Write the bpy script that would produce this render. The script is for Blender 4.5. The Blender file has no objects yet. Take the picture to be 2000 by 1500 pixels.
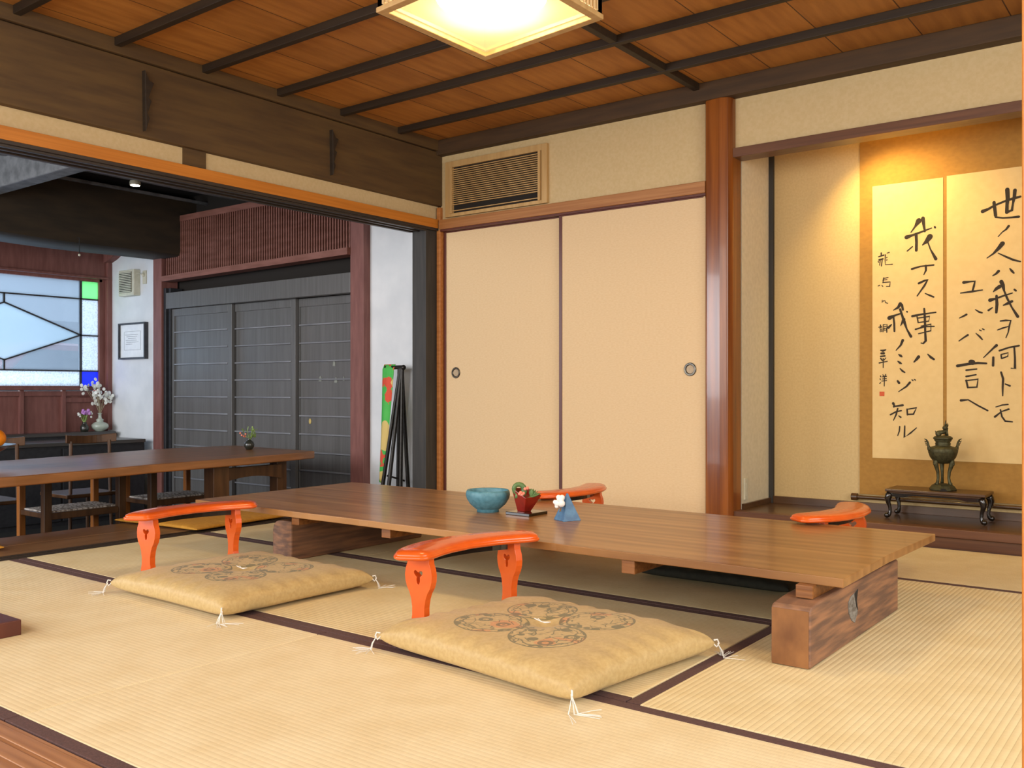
import bpy, bmesh, math, random
from mathutils import Vector, Matrix

# ---------------------------------------------------------------- camera, world, lights, exposure
SC = bpy.context.scene
C = SC.collection
YAW = 0.65182
cam = bpy.data.cameras.new('camera')
cam.lens = 32.67; cam.sensor_width = 36.0; cam.shift_y = 0.005; cam.clip_start = 0.05
co = bpy.data.objects.new('camera', cam); C.objects.link(co)
co.location = (0, 0, 0.72); co.rotation_euler = (math.pi/2, 0, YAW)
SC.camera = co

SC.view_settings.view_transform = 'Standard'
SC.view_settings.look = 'None'
SC.view_settings.gamma = 1.0
SC.view_settings.use_curve_mapping = False
SC.view_settings.exposure = 0.56
SC.cycles.max_bounces = 8
SC.cycles.diffuse_bounces = 5
SC.cycles.transparent_max_bounces = 8
SC.cycles.sample_clamp_indirect = 6.0
SC.cycles.use_denoising = True

W = bpy.data.worlds.new('world'); SC.world = W; W.use_nodes = True
bg = W.node_tree.nodes['Background']
bg.inputs[0].default_value = (0.88, 0.92, 1.0, 1); bg.inputs[1].default_value = 0.75

def area(name, loc, target, size, power, col, size_y=None, spread=None):
    l = bpy.data.lights.new(name, 'AREA'); l.energy = power; l.color = col
    l.shape = 'RECTANGLE'; l.size = size; l.size_y = size_y or size
    if spread: l.spread = spread
    o = bpy.data.objects.new(name, l); C.objects.link(o); o.location = loc
    o.rotation_euler = (Vector(target) - Vector(loc)).to_track_quat('-Z', 'Y').to_euler()
    return o
# daylight through the open garden side behind the camera and the open side to its right
area('garden_daylight', (-1.9, -1.6, 1.5), (-2.2, 3.2, 0.5), 4.6, 95, (1.0, 0.94, 0.86), 1.8)
area('side_daylight', (1.6, 2.2, 1.5), (-2.0, 2.8, 0.5), 2.6, 55, (1.0, 0.93, 0.83), 1.6)
# daylight through the stained window and the street side of the earth-floored room
area('street_daylight', (-6.2, -1.4, 1.5), (-6.8, 4.0, 0.9), 2.6, 120, (0.92, 0.95, 1.0), 1.8)
area('window_daylight', (-9.6, 3.5, 2.6), (-7.0, 3.6, 0.4), 2.2, 90, (0.78, 0.89, 1.0), 1.4)

area('street_sky', (-11.2, 5.0, 4.5), (-11.2, 5.0, -.5), 4.0, 170, (0.9, 0.95, 1.0), 8.0)

area('street_fill', (-9.7, 3.6, 0.1), (-7.2, 3.6, 2.3), 1.6, 260, (0.82, 0.91, 1.0), 3.2)  # unseen lamp added low outside the window to brighten the beams' undersides

# ---------------------------------------------------------------- helpers
MATS = {}
def _n(nt, t, **kw):
    n = nt.nodes.new(t)
    for k, v in kw.items(): setattr(n, k, v)
    return n
def hexc(h):
    v = [int(h[i:i+2], 16)/255 for i in (0, 2, 4)]
    return tuple((c/12.92 if c <= .04045 else ((c+.055)/1.055)**2.4) for c in v) + (1,)
def mat(name, c1, c2=None, rough=.5, scale=(8, 8, 8), detail=4, bump=0, bscale=None, coat=0, metal=0, spec=.5, contrast=(.35, .65), sheen=0):
    """principled material, two colours mixed by stretched noise, optional bump"""
    m = bpy.data.materials.new(name); m.use_nodes = True; nt = m.node_tree
    b = nt.nodes['Principled BSDF']
    c1 = hexc(c1) if isinstance(c1, str) else c1
    b.inputs['Base Color'].default_value = c1
    b.inputs['Roughness'].default_value = rough
    b.inputs['Metallic'].default_value = metal
    b.inputs['Specular IOR Level'].default_value = spec
    b.inputs['Coat Weight'].default_value = coat; b.inputs['Coat Roughness'].default_value = .06
    if sheen: b.inputs['Sheen Weight'].default_value = sheen
    tc = _n(nt, 'ShaderNodeTexCoord'); mp = _n(nt, 'ShaderNodeMapping')
    mp.inputs['Scale'].default_value = scale
    nt.links.new(tc.outputs['Object'], mp.inputs[0])
    nz = _n(nt, 'ShaderNodeTexNoise'); nz.inputs['Scale'].default_value = 1; nz.inputs['Detail'].default_value = detail
    nt.links.new(mp.outputs[0], nz.inputs['Vector'])
    if c2 is not None:
        c2 = hexc(c2) if isinstance(c2, str) else c2
        r = _n(nt, 'ShaderNodeValToRGB'); r.color_ramp.elements[0].position = contrast[0]; r.color_ramp.elements[1].position = contrast[1]
        r.color_ramp.elements[0].color = c1; r.color_ramp.elements[1].color = c2
        nt.links.new(nz.outputs['Fac'], r.inputs[0]); nt.links.new(r.outputs[0], b.inputs['Base Color'])
    if bump:
        bp = _n(nt, 'ShaderNodeBump'); bp.inputs['Strength'].default_value = bump; bp.inputs['Distance'].default_value = .002
        src = nz
        if bscale:
            mp2 = _n(nt, 'ShaderNodeMapping'); mp2.inputs['Scale'].default_value = bscale
            src = _n(nt, 'ShaderNodeTexNoise'); src.inputs['Scale'].default_value = 1; src.inputs['Detail'].default_value = 3
            nt.links.new(tc.outputs['Object'], mp2.inputs[0]); nt.links.new(mp2.outputs[0], src.inputs['Vector'])
        nt.links.new(src.outputs['Fac'], bp.inputs['Height']); nt.links.new(bp.outputs[0], b.inputs['Normal'])
    MATS[name] = m
    return m

def box(bm, x0, x1, y0, y1, z0, z1):
    if x0 > x1: x0, x1 = x1, x0
    if y0 > y1: y0, y1 = y1, y0
    if z0 > z1: z0, z1 = z1, z0
    v = [bm.verts.new(p) for p in ((x0,y0,z0),(x1,y0,z0),(x1,y1,z0),(x0,y1,z0),(x0,y0,z1),(x1,y0,z1),(x1,y1,z1),(x0,y1,z1))]
    for f in ((3,2,1,0),(4,5,6,7),(0,1,5,4),(1,2,6,5),(2,3,7,6),(3,0,4,7)): bm.faces.new([v[i] for i in f])
    return v
def prism(bm, poly, axis, a, b, holes=()):
    """poly: 2-D points; axis 'x': (y,z), 'y': (x,z), 'z': (x,y); extruded from a to b; holes are 2-D loops cut right through"""
    def P(p, t): return {'x': (t, p[0], p[1]), 'y': (p[0], t, p[1]), 'z': (p[0], p[1], t)}[axis]
    loops = []
    for lp in (poly,)+tuple(holes):
        loops.append(([bm.verts.new(P(p, a)) for p in lp], [bm.verts.new(P(p, b)) for p in lp]))
    for va, vb in loops:
        n = len(va)
        for i in range(n): bm.faces.new((va[i], va[(i+1) % n], vb[(i+1) % n], vb[i]))
    if not holes:
        bm.faces.new(loops[0][0][::-1]); bm.faces.new(loops[0][1])
    else:
        for k in (0, 1):
            es = []
            for l in loops:
                vs = l[k]
                for i in range(len(vs)):
                    es.append(bm.edges.get((vs[i], vs[(i+1) % len(vs)])))
            bmesh.ops.triangle_fill(bm, use_beauty=True, edges=es)
    bmesh.ops.recalc_face_normals(bm, faces=bm.faces)
def lathe(bm, prof, cx=0, cy=0, z0=0, n=32, squash=1):
    rings = []
    for r, z in prof:
        if r < 1e-5: rings.append([bm.verts.new((cx, cy, z0+z))])
        else: rings.append([bm.verts.new((cx+r*math.cos(2*math.pi*i/n), cy+squash*r*math.sin(2*math.pi*i/n), z0+z)) for i in range(n)])
    for a, b in zip(rings, rings[1:]):
        for i in range(n):
            j = (i+1) % n
            if len(a) == 1 and len(b) == 1: continue
            if len(a) == 1: bm.faces.new((a[0], b[j], b[i]))
            elif len(b) == 1: bm.faces.new((a[i], a[j], b[0]))
            else: bm.faces.new((a[i], a[j], b[j], b[i]))
def tube(bm, pts, rad, n=8):
    pts = [Vector(p) for p in pts]
    rads = rad if isinstance(rad, (list, tuple)) else [rad]*len(pts)
    rings = []; up = None
    for i, p in enumerate(pts):
        d = (pts[min(i+1, len(pts)-1)] - pts[max(i-1, 0)]).normalized()
        if up is None:
            up = d.orthogonal().normalized()
        else:
            up = (up - d*up.dot(d)).normalized()
        s = d.cross(up)
        rings.append([bm.verts.new(p + (up*math.cos(2*math.pi*k/n) + s*math.sin(2*math.pi*k/n))*rads[i]) for k in range(n)])
    for a, b in zip(rings, rings[1:]):
        for k in range(n): bm.faces.new((a[k], a[(k+1) % n], b[(k+1) % n], b[k]))
    bm.faces.new(rings[0][::-1]); bm.faces.new(rings[-1])
def blob(bm, c, r, n=12, sc=(1,1,1)):
    bmesh.ops.create_uvsphere(bm, u_segments=n, v_segments=max(6, n//2+1), radius=1.0,
        matrix=Matrix.Translation(c) @ Matrix.Diagonal((r*sc[0], r*sc[1], r*sc[2], 1)))
def obj(name, bm, m, parent=None, bevel=0, smooth=False, world=True, seg=2):
    """links bm as ONE mesh object; with world=True the mesh was drawn in world coordinates and is moved into the parent's space"""
    bmesh.ops.recalc_face_normals(bm, faces=bm.faces)
    if parent is not None and world:
        top = parent; off = Vector((0, 0, 0))
        while top is not None: off += top.location; top = top.parent
        bmesh.ops.translate(bm, verts=bm.verts, vec=-off)
    me = bpy.data.meshes.new(name); bm.to_mesh(me); bm.free()
    if isinstance(m, str): m = MATS[m]
    for q in (m if isinstance(m, (list, tuple)) else [m]): me.materials.append(q)
    if smooth:
        for p in me.polygons: p.use_smooth = True
    o = bpy.data.objects.new(name, me); C.objects.link(o)
    if parent is not None: o.parent = parent
    if smooth and smooth != 'all':
        md = o.modifiers.new('w', 'EDGE_SPLIT'); md.split_angle = math.radians(40)
    if bevel:
        md = o.modifiers.new('b', 'BEVEL'); md.width = bevel; md.segments = seg; md.limit_method = 'ANGLE'
    return o
def B(*bs):
    bm = bmesh.new()
    for b in bs: box(bm, *b)
    return bm
def struct(name, bm, m, parent=None, **k):
    o = obj(name, bm, m, parent, **k)
    if parent is None: o['kind'] = 'structure'
    return o
def tag(o, label, cat, group=None):
    o['label'] = label; o['category'] = cat
    if group: o['group'] = group
    return o
def thing(name, label, cat, loc=(0,0,0), rz=0, group=None):
    o = bpy.data.objects.new(name, None); C.objects.link(o); o.location = loc; o.rotation_euler = (0, 0, rz)
    o.empty_display_size = .05
    return tag(o, label, cat, group)
def dup(root, loc, rz, label, group=None):
    r = root.copy(); C.objects.link(r); r.location = loc; r.rotation_euler = (0, 0, rz); r['label'] = label
    if group: r['group'] = group
    for ch in list(root.children):
        c = ch.copy(); C.objects.link(c); c.parent = r
        for g in ch.children:
            d = g.copy(); C.objects.link(d); d.parent = c
    return r

# ---------------------------------------------------------------- materials
mat('fusuma_paper', 'd6bb92', 'd1b48a', .85, (60, 60, 160), 3, .12, (300, 300, 300))
mat('plaster', 'c8b083', 'c2a97a', .9, (60, 60, 60), 5, .08, (250, 250, 250))
mat('white_plaster', 'dde0e2', 'd2d6d9', .9, (5, 5, 5), 3, .1)
mat('side_plaster', 'cdc4ab', 'c4bba1', .9, (40, 40, 40), 4, .1)
mat('toko_plaster', 'c2a877', 'bba16f', .9, (90, 90, 90), 5, .1, (250, 250, 250))
mat('light_wood', 'b8773c', 'a5652f', .45, (3, 60, 60), 4, .15)
mat('nageshi_wood_x', 'a8733f', '96602f', .5, (2, 50, 90), 4, .15)
mat('nageshi_wood_y', 'c47a28', 'b46c1e', .5, (50, 2, 90), 4, .15)
mat('pale_wood', 'c3a069', 'b59059', .55, (30, 30, 3), 3, .1)
mat('dark_beam', '5a421f', '4b3519', .7, (30, 3, 30), 5, .4)
mat('dark_beam_x', '4a3319', '3b2813', .7, (3, 30, 30), 5, .4)
mat('batten', '2c1f0e', '211507', .6, (3, 40, 40), 4, .3)
mat('charcoal_post', '35322e', '2a2825', .6, (40, 40, 4), 4, .3)
mat('red_trim', '5a2817', '4e2012', .4, (20, 20, 3), 3)
mat('bengara', '80524a', '70443d', .6, (30, 30, 5), 4, .3)
mat('bengara_x', '85574b', '724639', .6, (5, 30, 30), 4, .3)
mat('post_wood', '8e501c', '683410', .25, (30, 30, 1.2), 5, .2, coat=.25)
mat('black_door', '626160', '575654', .4, (40, 40, 2), 5, .3)
mat('door_rail', '85868a', '6f7074', .32, (4, 30, 30), 3, .1)  # paler than the doors: the window's highlight on the rails is in the colour
mat('black_board', '2b2c30', '222327', .5, (4, 30, 30), 4, .2)
mat('doma_ceiling', '191713', '12110e', .8, (5, 5, 5), 4)
mat('doma_beam', '382c1c', '282014', .75, (14, 3, 14), 5, .6)
mat('grey_beam', '6d6f71', '505254', .7, (14, 14, 14), 5, .6)
mat('earth_floor', '1b1a19', '121211', .8, (6, 6, 6), 5, .3)
mat('floor_board', '8a6644', '735236', .34, (30, 2, 30), 5, .15, spec=.8)
mat('sill_wood', 'a9784f', '936440', .35, (2, 60, 60), 4, .1)
mat('sill_dark', '3c332c', '2d2621', .4, (60, 2, 60), 4, .1)
mat('toko_board', '54371c', '432b14', .3, (2, 30, 30), 4, .08, coat=.08)
mat('toko_rail', '6b4429', '583520', .35, (2, 60, 60), 4, .1)
mat('table_block', '64493a', '94694a', .6, (18, 5, 60), 8, .9, contrast=(.38, .66))
mat('weathered', '86827a', '5d554b', .8, (40, 40, 90), 5, .8)
mat('table_side', '8e5a2a', '704219', .45, (4, 60, 90), 5, .4)
mat('cabinet_wood', '45423f', '393634', .35, (20, 2, 20), 4, .1, spec=.9)
mat('dining_wood', '9a6538', '7a4e26', .34, (22, 2.2, 22), 6, .1, spec=.9)
mat('chair_wood', '5a3b20', '452b15', .4, (30, 30, 4), 4, .2)
mat('chair_wood_lit', 'a8672c', '8f5421', .4, (30, 30, 4), 4, .2)  # chair wood as lit: light on the far posts is put into the colour
mat('orange_lacquer', 'db5d1c', 'd45618', .26, (20, 20, 20), 2, 0, coat=.35)
mat('black_lacquer', '16110d', '1d1712', .18, (20, 20, 20), 2, 0, coat=.6)
mat('heri', '5b3f3a', '4d3632', .85, (200, 200, 30), 3, .5)
mat('string', 'dcdad2', None, .8)
mat('gold_cloth', 'c1914a', 'b6863f', .75, (90, 90, 90), 3, .3, (400, 400, 400), sheen=.3)
mat('orange_cloth', 'c9902f', 'bd8427', .8, (60, 60, 60), 3, .3)
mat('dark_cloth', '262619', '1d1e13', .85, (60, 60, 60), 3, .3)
mat('blue_glaze', '568896', '467784', .5, (60, 60, 60), 5, .5)
mat('blue_pyramid', '547c9c', '47698a', .5, (50, 50, 50), 5, .3)
mat('red_lacquer', '8a1f12', '7a1a0f', .3, (50, 50, 50), 3, .1, coat=.4)
mat('leaf', '4f6b3c', '5f7d47', .5, (30, 30, 30), 3)
mat('leaf_light', '87a055', '748f47', .5, (30, 30, 30), 3)
mat('pink_flower', 'e0795f', 'e8937b', .6, (50, 50, 50), 3)
mat('purple_flower', 'b876c9', 'cf9bd8', .6, (60, 60, 60), 3)
mat('cotton', 'f2efe8', 'e6e1d6', .95, (80, 80, 80), 4, .6)
mat('husk', '8c6a3d', '75562f', .8, (60, 60, 60), 3)
mat('white_petal', 'eef0ea', 'dfe3da', .6, (30, 30, 30), 3)
mat('stem', 'a89f83', '8f8768', .7, (30, 30, 30), 3)
mat('celadon', 'b9c2b4', 'a5b0a2', .2, (12, 12, 12), 4, coat=.5)
mat('dark_ceramic', '33342e', '25261f', .3, (40, 40, 40), 4, coat=.3)
mat('bronze', '565338', '403d27', .55, (60, 60, 60), 5, 1.0, metal=.65)
mat('iron', '2c2823', '201d19', .4, (60, 60, 60), 3, metal=.5)
mat('pull_metal', '5d574b', '45403a', .3, (60, 60, 60), 3, metal=.7)
mat('pull_inset', 'b09a7a', 'a38c6c', .5, (60, 60, 60), 3)
mat('ivory_plastic', 'c9c6b2', 'bfbca7', .5, (20, 20, 20), 2)
mat('dark_slot', '2a2a26', None, .8)
mat('steel', '8b8f94', '767a80', .25, (30, 30, 30), 3, metal=.8)
mat('orange_fruit', 'e8890c', 'dd7c06', .5, (120, 120, 120), 3, .4)
mat('bowl_wood', '5a2f1c', '6d3a22', .3, (20, 20, 60), 4, coat=.3)
mat('paper_white', 'e7e9ea', 'dfe2e4', .8, (20, 20, 20), 2)
mat('grey_ink', '7c8084', None, .8)
mat('ink', '2a2015', '33281a', .85, (80, 80, 80), 3)
mat('seal_red', 'b8431e', 'c9623a', .8, (300, 300, 300), 2)
mat('scroll_paper', 'd6b87e', 'd2b379', .85, (30, 30, 30), 3, .15)
mat('scroll_border', '9f742f', '966c2a', .8, (40, 40, 60), 4, .1)
mat('car_red', 'b01a1a', 'a01515', .25, (5, 5, 5), 2, coat=.8)
mat('rubber', '1a1a1a', None, .7)
mat('street', '77797a', '6c6e6f', .9, (6, 6, 6), 4)
mat('facade', 'b9bcbe', 'adb0b3', .9, (3, 3, 3), 4)
mat('muntin', '38383c', '2c2c30', .5, (20, 20, 20), 2)
mat('rush', '6a5a4a', 'c9c0b6', .8, (18, 90, 20), 2, .8, contrast=(.4, .6))
mat('sticker', '8f9288', '7d8077', .7, (60, 60, 60), 2)
mat('token_gold', 'b39a55', 'c4ac68', .5, (60, 60, 60), 2)
mat('shadow_gap', '1d1711', None, .9)

def wood_rings(name, c1, c2, scale, rough, coat, dist=3, bump=.15, wscale=1.0):
    m = mat(name, c1, c2, rough, scale, 5, bump, coat=coat)
    nt = m.node_tree
    tc = next(n for n in nt.nodes if n.type == 'TEX_COORD')
    mp = _n(nt, 'ShaderNodeMapping'); mp.inputs['Scale'].default_value = [s*wscale for s in scale]
    wv = _n(nt, 'ShaderNodeTexWave'); wv.inputs['Distortion'].default_value = dist; wv.inputs['Detail'].default_value = 3; wv.inputs['Scale'].default_value = .25
    wv.bands_direction = 'Y'
    nt.links.new(tc.outputs['Object'], mp.inputs[0]); nt.links.new(mp.outputs[0], wv.inputs['Vector'])
    rp = next(n for n in nt.nodes if n.type == 'VALTORGB')
    mx = _n(nt, 'ShaderNodeMix', data_type='RGBA'); mx.inputs[0].default_value = .35
    b = nt.nodes['Principled BSDF']
    r2 = _n(nt, 'ShaderNodeValToRGB'); r2.color_ramp.elements[0].color = hexc(c2); r2.color_ramp.elements[1].color = hexc(c1)
    nt.links.new(wv.outputs['Fac'], r2.inputs[0])
    nt.links.new(rp.outputs[0], mx.inputs[6]); nt.links.new(r2.outputs[0], mx.inputs[7]); nt.links.new(mx.outputs[2], b.inputs['Base Color'])
    return m
wood_rings('table_top', 'a67845', '7a5028', (1.6, 20, 10), .3, .12, 4, .12)
wood_rings('block_end', '9a6734', '6b4018', (14, 14, 9), .6, 0, 6, .5, 3)
wood_rings('end_grain', 'b98f5a', '9a6f40', (8, 30, 60), .55, 0, 5, .3)

# ceiling boards: overlapping boards running across the battens, sawn grain
m = mat('ceiling_board', 'b47832', '9f6526', .6, (26, 3, 26), 5, .3)
nt = m.node_tree; tc = next(n for n in nt.nodes if n.type == 'TEX_COORD'); b = nt.nodes['Principled BSDF']
sp = _n(nt, 'ShaderNodeSeparateXYZ'); nt.links.new(tc.outputs['Object'], sp.inputs[0])
md = _n(nt, 'ShaderNodeMath', operation='MULTIPLY'); md.inputs[1].default_value = 1/.36; nt.links.new(sp.outputs[0], md.inputs[0])
fl = _n(nt, 'ShaderNodeMath', operation='FLOOR'); nt.links.new(md.outputs[0], fl.inputs[0])
fr = _n(nt, 'ShaderNodeMath', operation='FRACT'); nt.links.new(md.outputs[0], fr.inputs[0])
gp = _n(nt, 'ShaderNodeMath', operation='GREATER_THAN'); gp.inputs[1].default_value = .985; nt.links.new(fr.outputs[0], gp.inputs[0])
wn = _n(nt, 'ShaderNodeTexWhiteNoise', noise_dimensions='1D'); nt.links.new(fl.outputs[0], wn.inputs['W'])
hs = _n(nt, 'ShaderNodeHueSaturation'); mr = _n(nt, 'ShaderNodeMapRange'); mr.inputs[3].default_value = .86; mr.inputs[4].default_value = 1.12
nt.links.new(wn.outputs['Value'], mr.inputs[0]); nt.links.new(mr.outputs[0], hs.inputs['Value'])
rp = next(n for n in nt.nodes if n.type == 'VALTORGB'); nt.links.new(rp.outputs[0], hs.inputs['Color'])
mx = _n(nt, 'ShaderNodeMix', data_type='RGBA'); mx.inputs[7].default_value = hexc('4a2a0e')
nt.links.new(gp.outputs[0], mx.inputs[0]); nt.links.new(hs.outputs[0], mx.inputs[6]); nt.links.new(mx.outputs[2], b.inputs['Base Color'])

# woven rush of the mats: ridges every 15 mm
def tatami(name, axis, c1, c2, amp=1.0):
    m = mat(name, c1, c2, .7, (8, 8, 8), 4)
    nt = m.node_tree; tc = next(n for n in nt.nodes if n.type == 'TEX_COORD'); b = nt.nodes['Principled BSDF']
    sp = _n(nt, 'ShaderNodeSeparateXYZ'); nt.links.new(tc.outputs['Object'], sp.inputs[0])
    k = _n(nt, 'ShaderNodeMath', operation='MULTIPLY'); k.inputs[1].default_value = 2*math.pi/.0155
    nt.links.new(sp.outputs[axis], k.inputs[0])
    s = _n(nt, 'ShaderNodeMath', operation='SINE'); nt.links.new(k.outputs[0], s.inputs[0])
    a = _n(nt, 'ShaderNodeMath', operation='ABSOLUTE')
    k2 = _n(nt, 'ShaderNodeMath', operation='MULTIPLY'); k2.inputs[1].default_value = .5; nt.links.new(k.outputs[0], k2.inputs[0])
    s2 = _n(nt, 'ShaderNodeMath', operation='SINE'); nt.links.new(k2.outputs[0], s2.inputs[0]); nt.links.new(s2.outputs[0], a.inputs[0])
    bp = _n(nt, 'ShaderNodeBump'); bp.inputs['Strength'].default_value = .55*amp; bp.inputs['Distance'].default_value = .0016
    nt.links.new(a.outputs[0], bp.inputs['Height'])
    mp = _n(nt, 'ShaderNodeMapping'); mp.inputs['Scale'].default_value = (500, 40, 1) if axis == 1 else (40, 500, 1)
    nz = _n(nt, 'ShaderNodeTexNoise'); nz.inputs['Scale'].default_value = 1; nz.inputs['Detail'].default_value = 2
    nt.links.new(tc.outputs['Object'], mp.inputs[0]); nt.links.new(mp.outputs[0], nz.inputs['Vector'])
    rp = next(n for n in nt.nodes if n.type == 'VALTORGB')
    lt = _n(nt, 'ShaderNodeMath', operation='LESS_THAN'); lt.inputs[1].default_value = .17; nt.links.new(a.outputs[0], lt.inputs[0])
    mu = _n(nt, 'ShaderNodeMath', operation='MULTIPLY'); mu.inputs[1].default_value = .30*amp; nt.links.new(lt.outputs[0], mu.inputs[0])
    mx = _n(nt, 'ShaderNodeMix', data_type='RGBA'); mx.inputs[7].default_value = hexc('8f7344')
    nt.links.new(mu.outputs[0], mx.inputs[0]); nt.links.new(rp.outputs[0], mx.inputs[6])
    mx2 = _n(nt, 'ShaderNodeMix', data_type='RGBA', blend_type='MULTIPLY'); mx2.inputs[0].default_value = .25
    nt.links.new(mx.outputs[2], mx2.inputs[6]); nt.links.new(nz.outputs['Fac'], mx2.inputs[7])
    nt.links.new(mx2.outputs[2], b.inputs['Base Color']); nt.links.new(bp.outputs[0], b.inputs['Normal'])
    b.inputs['Specular IOR Level'].default_value = .35
tatami('tatami_x', 1, 'e8d5a6', 'e0ca98', .7)
tatami('tatami_fine', 1, 'ecdab0', 'e5d0a3', .45)
tatami('tatami_y', 0, 'ecd9a9', 'e4ce9b')

# printed flower medallion on the cushions, four lobes on the diagonals
def cushion_print():
    m = mat('printed_cloth', 'bfa46e', 'b49861', .55, (90, 90, 90), 3, .3, (400, 400, 400), sheen=.08)
    nt = m.node_tree; tc = next(n for n in nt.nodes if n.type == 'TEX_COORD'); b = nt.nodes['Principled BSDF']
    def M(op, a, b_=None, c=None):
        n = _n(nt, 'ShaderNodeMath', operation=op)
        for i, v in enumerate((a, b_, c)):
            if v is None: continue
            if isinstance(v, (int, float)): n.inputs[i].default_value = v
            else: nt.links.new(v, n.inputs[i])
        return n.outputs[0]
    sp = _n(nt, 'ShaderNodeSeparateXYZ'); nt.links.new(tc.outputs['Object'], sp.inputs[0])
    x, y, z = sp.outputs
    ax, ay = M('ABSOLUTE', x), M('ABSOLUTE', y)
    u = M('MULTIPLY', M('ADD', ax, ay), .7071); v = M('MULTIPLY', M('SUBTRACT', ax, ay), .7071)
    du = M('SUBTRACT', u, .143); s = M('DIVIDE', M('SQRT', M('ADD', M('POWER', du, 2), M('MULTIPLY', M('POWER', v, 2), 1.05))), .104)
    inside = M('LESS_THAN', s, 1.0)
    # concentric leaf bands towards the rim
    wob = _n(nt, 'ShaderNodeTexNoise'); wob.inputs['Scale'].default_value = 22; nt.links.new(tc.outputs['Object'], wob.inputs['Vector'])
    ringw = M('ADD', s, M('MULTIPLY', M('SUBTRACT', wob.outputs['Fac'], .5), .55))
    rings = M('GREATER_THAN', M('SINE', M('MULTIPLY', ringw, 34)), .72)
    outer = M('GREATER_THAN', M('ADD', s, M('MULTIPLY', M('SUBTRACT', wob.outputs['Fac'], .5), .9)), .66)
    r1 = M('MULTIPLY', rings, outer)
    rim = M('GREATER_THAN', s, .955)
    # flowers: voronoi cells with dark petals around a pale centre
    vo = _n(nt, 'ShaderNodeTexVoronoi', feature='F1'); vo.inputs['Scale'].default_value = 19; nt.links.new(tc.outputs['Object'], vo.inputs['Vector'])
    d = vo.outputs['Distance']
    fl = M('MULTIPLY', M('LESS_THAN', d, .40), M('GREATER_THAN', d, .20))
    core = M('LESS_THAN', d, .09)
    vp = _n(nt, 'ShaderNodeSeparateXYZ'); nt.links.new(vo.outputs['Color'], vp.inputs[0])
    keep = M('GREATER_THAN', vp.outputs[0], .42)
    fl = M('MULTIPLY', M('ADD', fl, core), keep)
    ve = _n(nt, 'ShaderNodeTexVoronoi', feature='DISTANCE_TO_EDGE'); ve.inputs['Scale'].default_value = 34; nt.links.new(tc.outputs['Object'], ve.inputs['Vector'])
    lines = M('MULTIPLY', M('LESS_THAN', ve.outputs['Distance'], .045), M('GREATER_THAN', wob.outputs['Fac'], .47))
    dark = M('MINIMUM', M('MULTIPLY', inside, M('ADD', M('ADD', r1, rim), M('ADD', fl, lines))), 1)
    dark = M('MULTIPLY', M('MULTIPLY', dark, M('GREATER_THAN', z, .045)), .74)
    pk = M('MULTIPLY', M('MULTIPLY', inside, M('LESS_THAN', vp.outputs[1], .22)), .45)
    pk = M('MULTIPLY', pk, M('GREATER_THAN', z, .035))
    rp = next(n for n in nt.nodes if n.type == 'VALTORGB')
    m1 = _n(nt, 'ShaderNodeMix', data_type='RGBA'); m1.inputs[7].default_value = hexc('d0713a')
    nt.links.new(pk, m1.inputs[0]); nt.links.new(rp.outputs[0], m1.inputs[6])
    m2 = _n(nt, 'ShaderNodeMix', data_type='RGBA'); m2.inputs[7].default_value = hexc('4a4f33')
    nt.links.new(dark, m2.inputs[0]); nt.links.new(m1.outputs[2], m2.inputs[6]); nt.links.new(m2.outputs[2], b.inputs['Base Color'])
cushion_print()

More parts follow.
